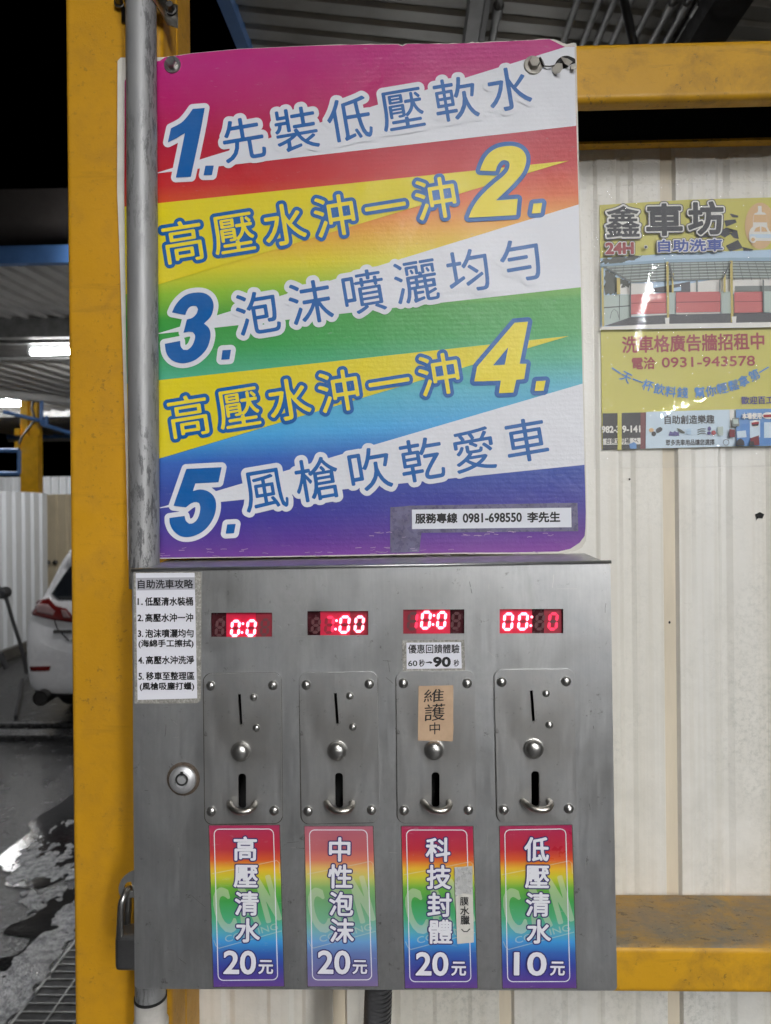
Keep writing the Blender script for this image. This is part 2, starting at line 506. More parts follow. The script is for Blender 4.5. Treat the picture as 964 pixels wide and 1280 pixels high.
def paint_yellow(name, dirt=0.5, top=False, base=(0.62, 0.325, 0.014, 1)):
    t = NT(name)
    n = t.noise(5, 5, 0.6); speck = t.noise(130, 4, 0.75); big = t.noise(22, 6, 0.7, None, None, 0.4); fine = t.noise(500, 3, 0.6)
    c = t.ramp(n, [(0.3, tuple(x * 0.86 for x in base[:3]) + (1,)), (0.7, tuple(min(1, x * 1.1) for x in base[:3]) + (1,))])
    c = t.mix(t.ramp(big, [(0.48, 0.0), (0.70, 0.50 * dirt)]), c, (0.20, 0.11, 0.03, 1))
    sel = t.math('MULTIPLY', t.ramp(speck, [(0.58, 0.0), (0.63, 1.0)]), t.ramp(t.noise(11, 4, 0.6), [(0.42, 0.06), (0.62, dirt)]))
    c = t.mix(sel, c, (0.055, 0.045, 0.03, 1))
    scr = t.ramp(t.noise(80, 4, 0.6, (0.12, 1, 1)), [(0.60, 0.0), (0.68, dirt * .35)])
    c = t.mix(scr, c, (0.10, 0.065, 0.02, 1))
    h = speck
    if top:
        dn = t.noise(26, 8, 0.72, (0.6, 1, 1), None, 0.6); pk = t.noise(105, 6, 0.75)
        d = t.ramp(dn, [(0.36, 0.40), (0.56, 0.95)])
        c = t.mix(d, c, t.ramp(t.noise(14, 7, 0.7), [(0.36, (0.21, 0.20, 0.165, 1)), (0.5, (0.29, 0.225, 0.15, 1)), (0.66, (0.40, 0.26, 0.12, 1))]))
        c = t.mix(t.ramp(pk, [(0.60, 0.0), (0.63, 0.7)]), c, (0.42, 0.30, 0.13, 1)); c = t.mix(t.ramp(t.noise(120, 6, .75, (.6, 1, 1)), [(0.59, 0.0), (0.63, 0.55)]), c, (0.07, 0.06, 0.05, 1)); h = pk
    t.set(col=c, rough=t.ramp(big, [(0.3, 0.36), (0.7, 0.58)]) if not top else 0.8, spec=0.35,
          norm=t.bump(h, 0.25 if not top else 0.9, 0.0012 if not top else 0.003, t.bump(fine, 0.12, 0.0006)))
    return t.m
M_POST = paint_yellow('yellow_paint', 0.45, False, (0.55, 0.275, 0.011, 1))
M_RAIL = paint_yellow('grimy_yellow_paint', 0.95)
M_RAILTOP = paint_yellow('dirt_on_yellow_paint', 1.0, True)
def wall_paint():
    t = NT('off_white_sheet_paint')
    n = t.noise(6, 5, 0.6, (1, 1, 0.12)); n2 = t.noise(26, 6, 0.65); mould = t.noise(150, 6, 0.8); patch = t.noise(9, 4, 0.6, (1, 1, 0.5)); run_ = t.noise(90, 3, 0.5, (1, 1, 0.012))
    c = t.ramp(n, [(0.36, (0.81, 0.775, 0.69, 1)), (0.5, (0.85, 0.82, 0.755, 1)), (0.64, (0.86, 0.845, 0.80, 1))])
    c = t.mix(t.ramp(run_, [(0.52, 0.0), (0.62, 0.14)]), c, (0.50, 0.43, 0.30, 1))
    sp = t.n('ShaderNodeSeparateXYZ'); t.l(t.co(), sp.inputs[0])
    low = t.ramp(t.math('MULTIPLY', t.math('SUBTRACT', 1.75, sp.outputs[2]), 2.0), [(0.0, 0.0), (0.55, 0.55), (1.0, 1.0)])
    mm = t.math('MULTIPLY', t.math('MULTIPLY', t.ramp(mould, [(0.47, 0.0), (0.62, 0.42)]), t.ramp(patch, [(0.44, 0.0), (0.60, 1.0)])), low)
    c = t.mix(mm, c, (0.30, 0.32, 0.28, 1))
    grime = t.math('MULTIPLY', t.ramp(n2, [(0.35, 0.25), (0.7, 0.75)]), low)
    c = t.mix(t.math('MULTIPLY', grime, 0.50), c, (0.44, 0.43, 0.37, 1))
    blis = t.ramp(t.noise(230, 2, 0.5, None, None, 0.3), [(0.56, 0.0), (0.64, 1.0)])
    up = t.ramp(sp.outputs[2], [(0.0, 0.0), (1.0, 1.0)])
    hi = t.ramp(t.math('MULTIPLY', t.math('SUBTRACT', sp.outputs[2], 1.72), 3.2), [(0.0, 0.10), (0.5, 0.55), (1.0, 1.0)])
    t.set(col=c, rough=t.ramp(n2, [(0.3, 0.26), (0.7, 0.42)]), spec=0.5, norm=t.bump(t.math('MULTIPLY', blis, hi), 0.55, 0.0010, t.bump(n2, 0.15, 0.004)))
    return t.m
M_WALL = wall_paint()
M_WALLGROOVE = mat('beige_stained_sheet_paint', (0.69, 0.61, 0.475, 1), 0.45, 0, 0.15, 20, 0.1, 200, stretch=(1, 1, 0.2))
M_CREAM = mat('cream_sheet_paint', (0.55, 0.47, 0.33, 1), 0.45, 0, 0.1, 3)
M_WHITESHEET = mat('white_sheet_paint', (0.70, 0.72, 0.74, 1), 0.4, 0, 0.08, 3, stretch=(1, 1, 0.3))
M_GREYSHEET = mat('grey_roof_sheet', (0.27, 0.26, 0.235, 1), 0.45, 0.3, 0.2, 5, 0.1, 60)
M_LIGHTROOF = mat('pale_roof_sheet', (0.50, 0.49, 0.47, 1), 0.5, 0.1, 0.15, 3)
M_DARKROOF = mat('dark_roof_sheet', (0.09, 0.088, 0.085, 1), 0.5, 0.2, 0.2, 3)
M_GREYSTEEL = mat('grey_painted_steel', (0.20, 0.20, 0.195, 1), 0.5, 0.4, 0.25, 12)
M_BLUESTEEL = mat('blue_painted_steel', (0.07, 0.165, 0.38, 1), 0.5, 0, 0.15, 6)
M_FARYELLOW = mat('yellow_column_paint', (0.74, 0.38, 0.012, 1), 0.45, 0, 0.15, 6)
M_FASCIA = mat('brown_fascia', (0.030, 0.025, 0.023, 1), 0.7, 0, 0.2, 3)
M_BLACKPAINT = mat('black_paint', (0.012, 0.012, 0.012, 1), 0.4)

M_BLACKPAINT = mat('black_paint', (0.012, 0.012, 0.012, 1), 0.4)
# ================================================================== GROUND
def floor_mat():
    t = NT('wet_concrete')
    n = t.noise(1.1, 6, 0.65); f = t.noise(58, 4, 0.75); g = t.noise(9, 5, 0.65)
    t.set(col=t.mix(t.ramp(f, [(0.48, 0.0), (0.64, 0.6)]), t.ramp(n, [(0.3, (0.006, 0.006, 0.007, 1)), (0.7, (0.018, 0.018, 0.019, 1))]), (0.085, 0.085, 0.088, 1)),
          rough=t.ramp(g, [(0.35, 0.10), (0.65, 0.30)]), spec=0.6,
          norm=t.bump(f, 0.85, 0.006, t.bump(g, 0.10, 0.006)))
    return t.m
M_FLOOR = floor_mat()
g = MB(); g.add([(-60, -60, 0), (60, -60, 0), (60, 60, 0), (-60, 60, 0)], [(0, 1, 2, 3)])
tag(g.build('floor', M_FLOOR), kind='structure')
kb = MB(); kb.box((-9, 5.30, -0.05), (2.5, 5.48, 0.035)); kb.box((-9, 5.62, -0.05), (2.5, 5.70, 0.03))
k = tag(kb.build('kerb', mat('wet_kerb_concrete', (0.03, 0.03, 0.031, 1), 0.25, 0, 0.3, 8, 0.3, 60)), kind='structure'); bevel(k, 0.012)

# foam and water running along the drain, in ragged patches
def foam_mat():
    t = NT('soap_foam')
    n = t.noise(190, 4, 0.6); b = t.noise(34, 5, 0.7); vo = t.n('ShaderNodeTexVoronoi'); vo.inputs['Scale'].default_value = 95; t.l(t.co(), vo.inputs['Vector'])
    t.set(col=t.ramp(b, [(0.38, (0.26, 0.265, 0.27, 1)), (0.62, (0.66, 0.67, 0.68, 1))]), rough=t.ramp(n, [(0.3, 0.03), (0.7, 0.16)]), spec=1.0,
          norm=t.bump(n, 0.7, 0.004, t.bump(vo.outputs['Distance'], 0.8, 0.009, t.bump(b, 0.8, 0.02))))
    return t.m
def vnoise(X, Y, seed):
    rg = np.random.RandomState(seed); T = rg.rand(64, 64)
    xi = np.floor(X).astype(int); yi = np.floor(Y).astype(int); fx = X - xi; fy = Y - yi
    fx = fx * fx * (3 - 2 * fx); fy = fy * fy * (3 - 2 * fy)
    q = lambda a, b: T[a % 64, b % 64]
    return (q(xi, yi) * (1 - fx) + q(xi + 1, yi) * fx) * (1 - fy) + (q(xi, yi + 1) * (1 - fx) + q(xi + 1, yi + 1) * fx) * fy
fb = (-2.3, 1.2, -1.15, 5.0); fstep = 0.0125
X, Y = np.meshgrid(fb[0] + fstep * np.arange(int((fb[2] - fb[0]) / fstep) + 2), fb[1] + fstep * np.arange(int((fb[3] - fb[1]) / fstep) + 2))
N = 0.40 * vnoise(X * 5, Y * 3.2, 1) + 0.28 * vnoise(X * 13, Y * 9, 2) + 0.20 * vnoise(X * 34, Y * 27, 3) + 0.16 * vnoise(X * 70, Y * 52, 4)
u = (X + 1.62 + 0.10 * np.sin(Y * 2.1)) / 0.30
F1 = 0.60 - N + 0.45 * np.clip(np.abs(u + 0.1) - 0.45, 0, 2)
u2 = (X + 1.425) / 0.075
F = np.minimum(F1 + 0.02, 0.475 - N + 0.5 * np.clip(np.abs(u2) - 0.7, 0, 3)) - 0.01
FL = contour(F, 0.0, fb, fstep, 0.002)
OFF0 = OFF; OFF = np.array([0.0, 0.0])
V, Fc = fill([l * 10 for l in FL if len(l) > 5])
fo = MB()
fv = [(x / 10, y / 10, 0.006) for x, y in V]
o = obj('soap_foam', fv, Fc, foam_mat()); tag(o, kind='stuff')
md = o.modifiers.new('thick', 'SOLIDIFY'); md.thickness = 0.005; md.offset = -1
OFF = OFF0

# dark puddle under the foam
N2 = 0.6 * vnoise(X * 3, Y * 2.2, 11) + 0.4 * vnoise(X * 11, Y * 8, 12)
FP = np.maximum((X + 1.35) * 3, np.clip(np.abs(X + 1.60 + 0.10 * np.sin(Y * 2.1)) - 0.30, 0, 2) * 1.6 - N2 * 0.32 + 0.10)
OFF = np.array([0.0, 0.0])
V, Fc = fill([l * 10 for l in contour(FP, 0.0, fb, fstep, 0.003) if len(l) > 8])
OFF = OFF0
tag(obj('puddle_water', [(x / 10, y / 10, 0.003) for x, y in V], Fc, mat('dark_puddle_water', (0.006, 0.006, 0.007, 1), 0.07, 0, 0.2, 5, 0.30, 45, 0.003, rvar=0.03)), kind='structure')
# drain grate beside the post
t = thing('drain_grate', 'steel bar drain grate in wet floor left of the yellow post', 'drain grate', (-1.12, 2.6, 0))
a = MB()
for x0, x1 in ((-1.33, -1.322), (-0.93, -0.922)): a.box((x0, 1.6, -0.03), (x1, 3.6, 0.006))
for y in (1.6, 3.592): a.box((-1.322, y, -0.03), (-0.93, y + 0.008, 0.006))
a.build('frame', M_GREYSTEEL, t)
b = MB()
for i in range(46): b.box((-1.321, 1.63 + 0.0425 * i, -0.02), (-0.931, 1.6345 + 0.0425 * i, 0.005))
for x in (-1.22, -1.12, -1.02): b.box((x, 1.609, -0.018), (x + 0.006, 3.591, 0.0065))
b.build('bars', M_GREYSTEEL, t)
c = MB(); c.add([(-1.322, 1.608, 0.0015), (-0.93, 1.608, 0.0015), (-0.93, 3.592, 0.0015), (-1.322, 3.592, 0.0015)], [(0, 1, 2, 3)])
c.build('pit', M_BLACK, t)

# ================================================================== THE STEEL FRAME: post, rails, wall
YF = 0.710                                           # front face of the post and the rails
PF = yplane(YF)
xl = PF.pt(86.5, 640).x; xr = PF.pt(204, 200).x
def rounded_profile(pts, r, n=4):
    """2-D outline with rounded corners"""
    out = []; N = len(pts)
    for i in range(N):
        p = np.array(pts[i], float); a = np.array(pts[i - 1], float); b = np.array(pts[(i + 1) % N], float)
        ri = r[i] if isinstance(r, (list, tuple)) else r
        if ri <= 0: out.append(tuple(p)); continue
        da = (a - p) / np.linalg.norm(a - p); db = (b - p) / np.linalg.norm(b - p)
        for k in range(n + 1):
            s = k / n; q0 = p + da * ri; q1 = p + db * ri
            out.append(tuple((1 - s) ** 2 * q0 + 2 * s * (1 - s) * p + s * s * q1))
    return out
mid = YF + 0.048
prof = rounded_profile([(xl, YF), (xr, YF), (xr, mid - 0.002), (xr - 0.0025, mid), (xr, mid + 0.002), (xr, YF + 0.1), (xl, YF + 0.1), (xl, mid + 0.002), (xl + 0.0025, mid), (xl, mid - 0.002)],
                       [0.006, 0.007, 0.001, 0, 0.001, 0.005, 0.005, 0.001, 0, 0.001])
t = thing('steel_post', 'thick yellow painted steel post left of the sign and coin box', 'post', (xl, YF, 0))
a = MB(); a.extrude([(x, y, 0.012) for x, y in prof], (0, 0, 2.95)); weighted(a.build('shaft', M_POST, t, angle=35))
a = MB(); a.box((xl - 0.05, YF - 0.05, 0), (xr + 0.05, YF + 0.15, 0.012)); bevel(a.build('base_plate', M_POST, t), 0.002)
XR = 1.85
def channel(name, label, z0, h, mats, loc):
    """lipped C-channel lying on its flanges, open side down; web on top"""
    y0, y1, th, lip = YF, YF + 0.1, 0.003, 0.017
    out = rounded_profile([(y0 + lip, z0), (y0, z0), (y0, z0 + h), (y1, z0 + h), (y1, z0), (y1 - lip, z0)], [0, 0.007, 0.007, 0.007, 0.006, 0])
    inn = rounded_profile([(y1 - lip, z0 + th), (y1 - th, z0 + th), (y1 - th, z0 + h - th), (y0 + th, z0 + h - th), (y0 + th, z0 + th), (y0 + lip, z0 + th)], [0, 0.004, 0.004, 0.004, 0.004, 0])
    p = out + inn
    m = MB(); m.extrude([(xr + 0.001, y, z) for y, z in p], (XR - xr, 0, 0))
    o = weighted(m.build(name, mats + [M_BLACKPAINT], None, loc, angle=35))
    for f in o.data.polygons:
        c_ = f.center + Vector(loc)
        if f.normal.z > 0.7 and c_.z > z0 + h - 0.004: f.material_index = 1
        elif y0 + th * .9 < c_.y < y1 - th * .9 and z0 + th * .9 < c_.z < z0 + h - th * .9: f.material_index = 2
    return tag(o, label, 'rail')
zt = PF.pt(844, 124).z; zt2 = PF.pt(844, 50.5).z
channel('steel_rail', 'upper yellow steel rail running right from behind the rainbow sign top', zt, zt2 - zt, [M_RAIL, M_RAIL], (xr, YF, zt))
zb = PF.pt(870, 1243).z; zb2 = PF.pt(870, 1184).z
channel('steel_rail', 'lower yellow steel rail with dirty peeling top right of the coin box', zb, zb2 - zb, [M_RAIL, M_RAILTOP], (xr, YF, zb))

# corrugated wall, hung behind the rails
YW = YF + 0.104
PW = yplane(YW)
ztop = zt + 0.035
def wall_profile(x0, x1):
    """(x, y, material) of the folded sheet; one strong groove and three small folds each 190 mm"""
    g0 = PW.pt(829.5, 700).x; P_ = 0.1905; out = []
    unit = [(0.0, 0.0, 0), (0.0006, 0.0028, 1), (0.0142, 0.0028, 1), (0.0170, -0.0022, 0), (0.0310, -0.0022, 0), (0.0370, 0.0, 0), (0.0620, 0.0, 0), (0.0665, 0.0026, 0), (0.0715, 0.0026, 0), (0.0780, 0.0, 0),
            (0.1150, 0.0, 0), (0.1195, -0.0018, 0), (0.1405, -0.0018, 0), (0.1460, 0.0016, 0), (0.1550, 0.0016, 0), (0.1600, -0.0004, 0), (0.1897, -0.0004, 0)]
    k = math.floor((x0 - g0) / P_)
    while g0 + k * P_ < x1:
        out += [(g0 + k * P_ + a, YW + b, m) for a, b, m in unit]; k += 1
    return [q for q in out if x0 <= q[0] <= x1]
wp = wall_profile(xr - 0.02, XR)
zs = [0.12] + [0.12 + (ztop - 0.12) * i / 10 for i in range(1, 11)]
vs = [(x, y, z) for z in zs for x, y, _ in wp]; n = len(wp)
fs = [(j * n + i, j * n + i + 1, (j + 1) * n + i + 1, (j + 1) * n + i) for j in range(len(zs) - 1) for i in range(n - 1)]
fm = [1 if wp[i][2] == 1 and wp[i + 1][2] == 1 else 0 for j in range(len(zs) - 1) for i in range(n - 1)]
wt = thing('corrugated_wall', 'off white corrugated metal wall sheet behind the rails and poster', 'wall', (0.8, YW, 0.12))
wo = obj('metal_sheet', vs, fs, [M_WALL, M_WALLGROOVE], wt, fm=fm)
md = wo.modifiers.new('thick', 'SOLIDIFY'); md.thickness = 0.0008; md.offset = -1
for (px, py, r_) in ((837, 778, 1.8), (787, 599, 1.5), (866, 660, 1.0)):
    art('rust_hole', PW, [([circ(px, py, r_ * 0.8, 9, r_)], M_BLACK)], wt, base=-0.0024 if px == 837 else 0.0012)
art('rust_hole', PW, [([P((944, 643), (950, 640), (955.5, 643), (953, 648), (948, 647), (945, 651), (946, 647))], M_BLACK)], wt, base=0.0012)

# ================================================================== OVERHEAD: our canopy, its rafters, conduits and lamps
ROOF_Z = lambda x: EYE + 1.36 - 0.13 * (x + 0.44)
class RoofPlane(Plane):
    pass
RP = Plane((-0.44, 0, EYE + 1.36), (-0.13, 0, -1))
pe0 = RP.pt(292, 0); pe1 = RP.pt(319, 57)
ct = thing('canopy_roof', 'dark grey corrugated canopy roof over the bay with blue edge trim', 'roof', (1.4, 0.0, ROOF_Z(1.4)))
prof = []; y = -7.4; pitch = 0.068
while y < 3.6:  # sheet pitch by pitch
    for dy, dz in ((0, 0), (0.040, 0), (0.046, 0.010), (0.060, 0.010), (0.0675, 0)): prof.append((y + dy, dz))
    y += pitch
def edge_x(y): return pe0.x + (y - pe0.y) * (pe1.x - pe0.x) / (pe1.y - pe0.y) * 0.35
vs = []; n = len(prof)
for s in range(2):
    for yy, dz in prof:
        x = edge_x(yy) if s == 0 else 3.6
        vs.append((x, yy, ROOF_Z(x) + dz))
fs = [(i, i + 1, n + i + 1, n + i) for i in range(n - 1)]
o = obj('roof_sheet', vs, fs, M_GREYSHEET, ct)
md = o.modifiers.new('thick', 'SOLIDIFY'); md.thickness = 0.0012
a = MB()
for i in range(16):
    y0 = -7.4 + 11.0 * i / 16; y1 = y0 + 11.0 / 16
    x0, x1 = edge_x(y0), edge_x(y1)
    a.add([(x0 - .030, y0, ROOF_Z(x0) - .035), (x0 + .004, y0, ROOF_Z(x0) - .035), (x0 + .004, y0, ROOF_Z(x0) + .07), (x0 - .030, y0, ROOF_Z(x0) + .07),
           (x1 - .030, y1, ROOF_Z(x1) - .035), (x1 + .004, y1, ROOF_Z(x1) - .035), (x1 + .004, y1, ROOF_Z(x1) + .07), (x1 - .030, y1, ROOF_Z(x1) + .07)],
          [(0, 1, 5, 4), (1, 2, 6, 5), (2, 3, 7, 6), (3, 0, 4, 7)] + ([(3, 2, 1, 0)] if i == 0 else []) + ([(4, 5, 6, 7)] if i == 15 else []))
a.build('edge_trim', M_BLUESTEEL, ct)
def along_roof(px0, px1, drop, hgt, name, m, parent=None, y0=-7.3, y1=3.55):
    """a member running front to back under the sheet, seen between two photo columns at the row 30"""
    p0 = RP.pt(px0, 30, drop); p1 = RP.pt(px1, 30, drop)
    q = RP.pt((px0 + px1) / 2 , 30, drop)
    mb = MB(); z0 = min(ROOF_Z(p0.x), ROOF_Z(p1.x)) - drop
    mb.box((p0.x, y0, z0 - 0.001), (p1.x, y1, z0 + hgt)); return mb.build(name, m, parent)
along_roof(584, 601, 0.055, 0.054, 'rafter', M_GREYSTEEL, ct)
along_roof(602, 609, 0.030, 0.028, 'rafter', M_DARKROOF, ct)
along_roof(872, 922, 0.075, 0.07, 'rafter', M_BLACKPAINT, ct)
for i, (px, lab) in enumerate(((619, 'thin steel conduit beside the grey rafter under the canopy roof'),
                               (712, 'first steel conduit right of the sign top under the canopy'),
                               (738, 'second steel conduit right of the sign top under the canopy'),
                               (756, 'third steel conduit right of the sign top under the canopy'),
                               (776, 'steel conduit just left of the black hanging rod under canopy'),
                               (803, 'steel conduit just right of the black hanging rod under canopy'),
                               (827, 'steel conduit with coupling, middle of the right hand bundle'),
                               (845, 'steel conduit with coupling, second from the dark rafter'),
                               (861, 'steel conduit with coupling nearest the dark rafter'))):
    p = RP.pt(px, 30, 0.028)
    m = MB(); rr = 0.0085 if i else 0.010
    m.tube([(p.x, y, p.z) for y in (-4.4, 0.5, 2.0, 3.5)], rr, 10)
    cp = RP.pt(px, 10 if i > 5 else 14, 0.028)
    if i > 5 or i == 0: m.tube([(p.x, cp.y - 0.02, p.z), (p.x, cp.y + 0.02, p.z)], rr + 0.0035, 10)
    tag(m.build('conduit', M_GREYSTEEL, None, (p.x, -4.4, p.z), smooth=False, angle=50), lab, 'conduit', 'conduits under the canopy')
# black rod hanging down behind the upper rail
pA = yplane(1.25).pt(780, 0); pB = yplane(1.25).pt(792, 55)
dv = (pA - pB).normalized()
top = pB + dv * ((ROOF_Z(pB.x) - 0.002 - pB.z) / dv.z); bot = pB + dv * ((1.95 - pB.z) / dv.z)
m = MB(); m.tube([bot, top], 0.0078, 12)
tag(m.build('hanging_rod', M_BLACKPAINT, None, tuple(top), smooth=True), 'black rod hanging from the canopy behind the upper yellow rail', 'rod')
# fluorescent lamps of this bay, hung from the canopy behind the viewer, plus one added unseen
def lamp(name, label, p0, p1, strength, hang=None, rad=0.013, group='fluorescent tube lamps'):
    p0 = Vector(p0); p1 = Vector(p1); d = (p1 - p0).normalized(); mid = (p0 + p1) / 2
    t = thing(name, label, 'lamp', tuple(mid), group)
    m = MB(); m.tube([p0 + d * 0.03, p1 - d * 0.03], rad, 12); m.build('tube', emit('lamp_glow_%d' % strength, (0.985, 0.985, 0.985, 1), strength), t, smooth=True)
    h = MB(); s = d.cross(Vector((0, 0, 1))).normalized() * 0.02; u = Vector((0, 0, 1))
    z0 = 0.03
    h.add([p0 - s + u * z0, p0 + s + u * z0, p1 + s + u * z0, p1 - s + u * z0, p0 - s + u * (z0 + .04), p0 + s + u * (z0 + .04), p1 + s + u * (z0 + .04), p1 - s + u * (z0 + .04)],
          [(0, 3, 2, 1), (4, 5, 6, 7), (0, 1, 5, 4), (1, 2, 6, 5), (2, 3, 7, 6), (3, 0, 4, 7)])
    for p in (p0, p1 - d * 0.03): h.tube([p, p + d * 0.03], rad + 0.004, 10); h.tube([p + d * 0.012 , p + d * 0.012 + u * 0.035], 0.008, 8)
    if hang:
        for p in (p0 + d * 0.15, p1 - d * 0.15): h.tube([p + u * 0.07, p + u * hang], 0.003, 6)
    h.build('housing', M_WHITESHEET, t); return t
for (x, y0, lab) in ((9, -3.2, 'fluorescent tube lamp under the canopy, right of the viewer'), (0.25, -1.8, 'fluorescent tube lamp under the canopy behind the viewer'),
                     (2.3, -4.9, 'farthest fluorescent tube lamp at the low right side of the canopy'), (0.5, -6.4, 'farthest fluorescent tube lamp straight behind the viewer'),
                     (1.1, 3.3, 'added unseen fluorescent tube beyond the corrugated wall behind the poster')):
    if x == 9:
        lamp('ceiling_lamp', lab, (1.05, -1.35, ROOF_Z(1.05) - .14), (1.44, -2.8, ROOF_Z(1.44) - .14), TUBE_NEAR * .75, .14); continue
    if x == 1.1:
        lamp('ceiling_lamp', lab, (-0.25, 3.3, ROOF_Z(-.25) - .22), (0.95, 3.3, ROOF_Z(0.95) - .22), 105, .2); continue  # unseen tube added to brighten the car and the roof underside
    z = min(ROOF_Z(x), EYE + 1.2) - (0.16 if y0 < 0 else 0.46)
    lamp('ceiling_lamp', lab, (x, y0, z), (x, y0 + 1.2, z), (TUBE_NEAR * .5 if y0 > -3 else TUBE_NEAR * 1.7) if y0 < 0 else 45, ROOF_Z(x) - z)
# ================================================================== THE BAYS BEHIND
def at(px, py, y): return yplane(y).pt(px, py)
def corr(p0, along, across, length, width, pitch, h, flat=0.6):
    """folded sheet: ribs run along `along`, repeat across `across`; rise is along the normal"""
    p0 = Vector(p0); A = Vector(along).normalized() * length; B = Vector(across).normalized(); nn = A.cross(B).normalized()
    vs = []; k = 0; pts = []
    while k * pitch < width:
        for s, z in ((0, 0), (flat, 0), (flat + .08, h), (0.92, h)): pts.append((k * pitch + s * pitch, z))
        k += 1
    for s in range(2):
        for x, z in pts: vs.append(p0 + A * s + B * x + nn * z)
    n = len(pts)
    return vs, [(i, i + 1, n + i + 1, n + i) for i in range(n - 1)]
# far canopy
Y0 = 5.2
zf0 = at(40, 330, Y0).z; zf1 = at(40, 310, Y0).z
cz = zf0 + 0.02
t = thing('canopy_roof', 'pale ribbed canopy roof over the bays behind with blue fascia', 'roof', (-3, Y0, cz))
b = MB(); b.box((-9, Y0 - 0.05, zf0 - 0.01), (3.4, Y0 + 0.01, zf1)); b.build('fascia', M_BLUESTEEL, t)
b = MB(); b.box((-9, Y0 + 0.4, zf1 + 0.02), (3.4, Y0 + 0.45, at(40, 236, Y0 + 0.4).z)); b.build('parapet', M_FASCIA, t)
vs, fs = corr((-9.6, Y0 + 0.02, cz), (0.10, 1, 0.0), (1, 0, 0), 1.52, 12.6, 0.170, 0.03); o = obj('roof_sheet', vs, fs, M_LIGHTROOF, t)
b = MB(); b.box((-9, 6.62, cz - 0.20), (3.4, 6.72, cz - 0.02)); b.box((-9, 6.9, cz - 0.19), (3.4, 6.95, cz - 0.1)); b.build('rafter', M_GREYSTEEL, t)
vs, fs = corr((-9, 6.72, cz - 0.06), (1, 0, 0), (0, 1, -0.005), 12.4, 1.35, 0.075, 0.02); obj('roof_sheet', vs, fs, M_DARKROOF, t)
vs, fs = corr((-10.2, 8.1, cz - 0.03), (0.16, 1, 0.0), (1, 0, 0), 8.1, 13.5, 0.26, 0.04); obj('roof_sheet', vs, fs, M_LIGHTROOF, t)
b = MB()
for (x0, y0, x1, y1, hh) in ((-9, 8.08, 3.4, 8.08, .10), (-9, 12.3, 3.4, 12.3, .16), (-9, 16.0, 3.4, 16.0, .2)): b.box((x0, y0 - .04, cz - hh), (x1, y0 + .04, cz - .005))
b.build('rafter', M_GREYSTEEL, t)
b = MB()
for xa, ya, xb, yb, r_ in ((-6.9, 9.2, -3.4, 12.6, .07), (-4.2, 9.0, -0.4, 12.6, .07)): b.tube([(xa, ya, cz - .10), (xb, yb, cz - .10)], r_, 8)
b.tube([at(37, 392, 7.2), at(80, 420, 8.1)], 0.022, 8)
b.build('rafter', M_LIGHTROOF, t)
b = MB(); b.box((-9, 15.9, at(40, 548, 15.9).z), (3.4, 16.1, at(40, 540, 15.9).z)); b.build('end_beam', M_BLUESTEEL, t)
for xx, yy in ((-8.6, 5.25), (3.0, 5.25), (-8.6, 15.95), (3.0, 15.95)):
    b = MB(); b.box((xx - .06, yy - .06, 0), (xx + .06, yy + .06, cz)); b.build('leg', M_FARYELLOW, t)
p = at(36, 440.5, 7.2); lamp('ceiling_lamp', 'lit fluorescent tube hung highest in the left background beside the post', p, p + Vector((1.25, 0, 0)), TUBE_FAR, cz - p.z, 0.028)
p = at(30, 504.5, 11.0); lamp('ceiling_lamp', 'lit fluorescent tube at left edge beside the far yellow column', p - Vector((1.25, 0, 0)), p, TUBE_FAR, cz - p.z, 0.036)
# added tube that brightens the car rear, hidden from here behind the post and the wall
lamp('ceiling_lamp', 'added unseen fluorescent tube above the white hatchback car', (-2.25, 4.98, zf0 + .02), (-1.05, 4.98, zf0 + .02), TUBE_FAR * .8, .08, 0.03)

# far yellow double column with cables
c0 = at(25.5, 560, 10.8); c1 = at(47.5, 560, 10.8); zc = at(36, 483, 10.8).z
t = thing('steel_column', 'far yellow double channel column behind the white wall panels', 'column', ((c0.x + c1.x) / 2, 10.8, 0))
wd = c1.x - c0.x
for xa, xb in ((c0.x, c0.x + wd * .42), (c0.x + wd * .56, c1.x)):
    b = MB(); b.box((xa, 10.8, 0), (xb, 10.95, zc + .12)); bevel(b.build('channel', M_FARYELLOW, t), 0.01)
b = MB(); b.box((c0.x + wd * .43, 10.85, 0), (c0.x + wd * .55, 10.9, zc)); b.box((c0.x + .002, 10.79, 0), (c1.x - .002, 10.797, at(36, 545, 10.8).z)); b.build('web', M_FARYELLOW, t)
b = MB()
for py in (540, 556): b.box((c0.x - .06, 10.75, at(36, py, 10.8).z - .05), (c0.x + .02, 10.79, at(36, py, 10.8).z + .05))
b.box((c1.x - .03, 10.75, at(36, 541, 10.8).z - .05), (c1.x + .05, 10.79, at(36, 541, 10.8).z + .05)); b.build('bracket', M_FARYELLOW, t)
pts = [(52, 455), (51, 480), (44, 490), (40, 510), (44, 525), (36, 535), (28, 545), (24, 555)]
b = MB(); b.tube([at(x, y, 10.72) for x, y in pts], 0.018, 6)
tag(b.build('cable', M_RUBBER, None, tuple(at(52, 455, 10.72))), 'dark cable looped around the far yellow column top', 'cable')
# blue tubing around it
bt = thing('pipe_frame', 'blue tubular frame around the far yellow column', 'frame', tuple(at(24, 592, 10.6)))
for pts in ([(-10, 497), (52, 494)], [(52, 494), (52, 530)], [(5, 515), (60, 528)], [(52, 530), (90, 542)], [(58, 520), (58, 534)], [(-10, 563), (24, 563)], [(24, 563), (24, 592)], [(-10, 592), (24, 592)]):
    b = MB(); b.tube([at(x, y, 10.6) for x, y in pts], 0.030, 8); b.build('tube', M_BLUESTEEL, bt)
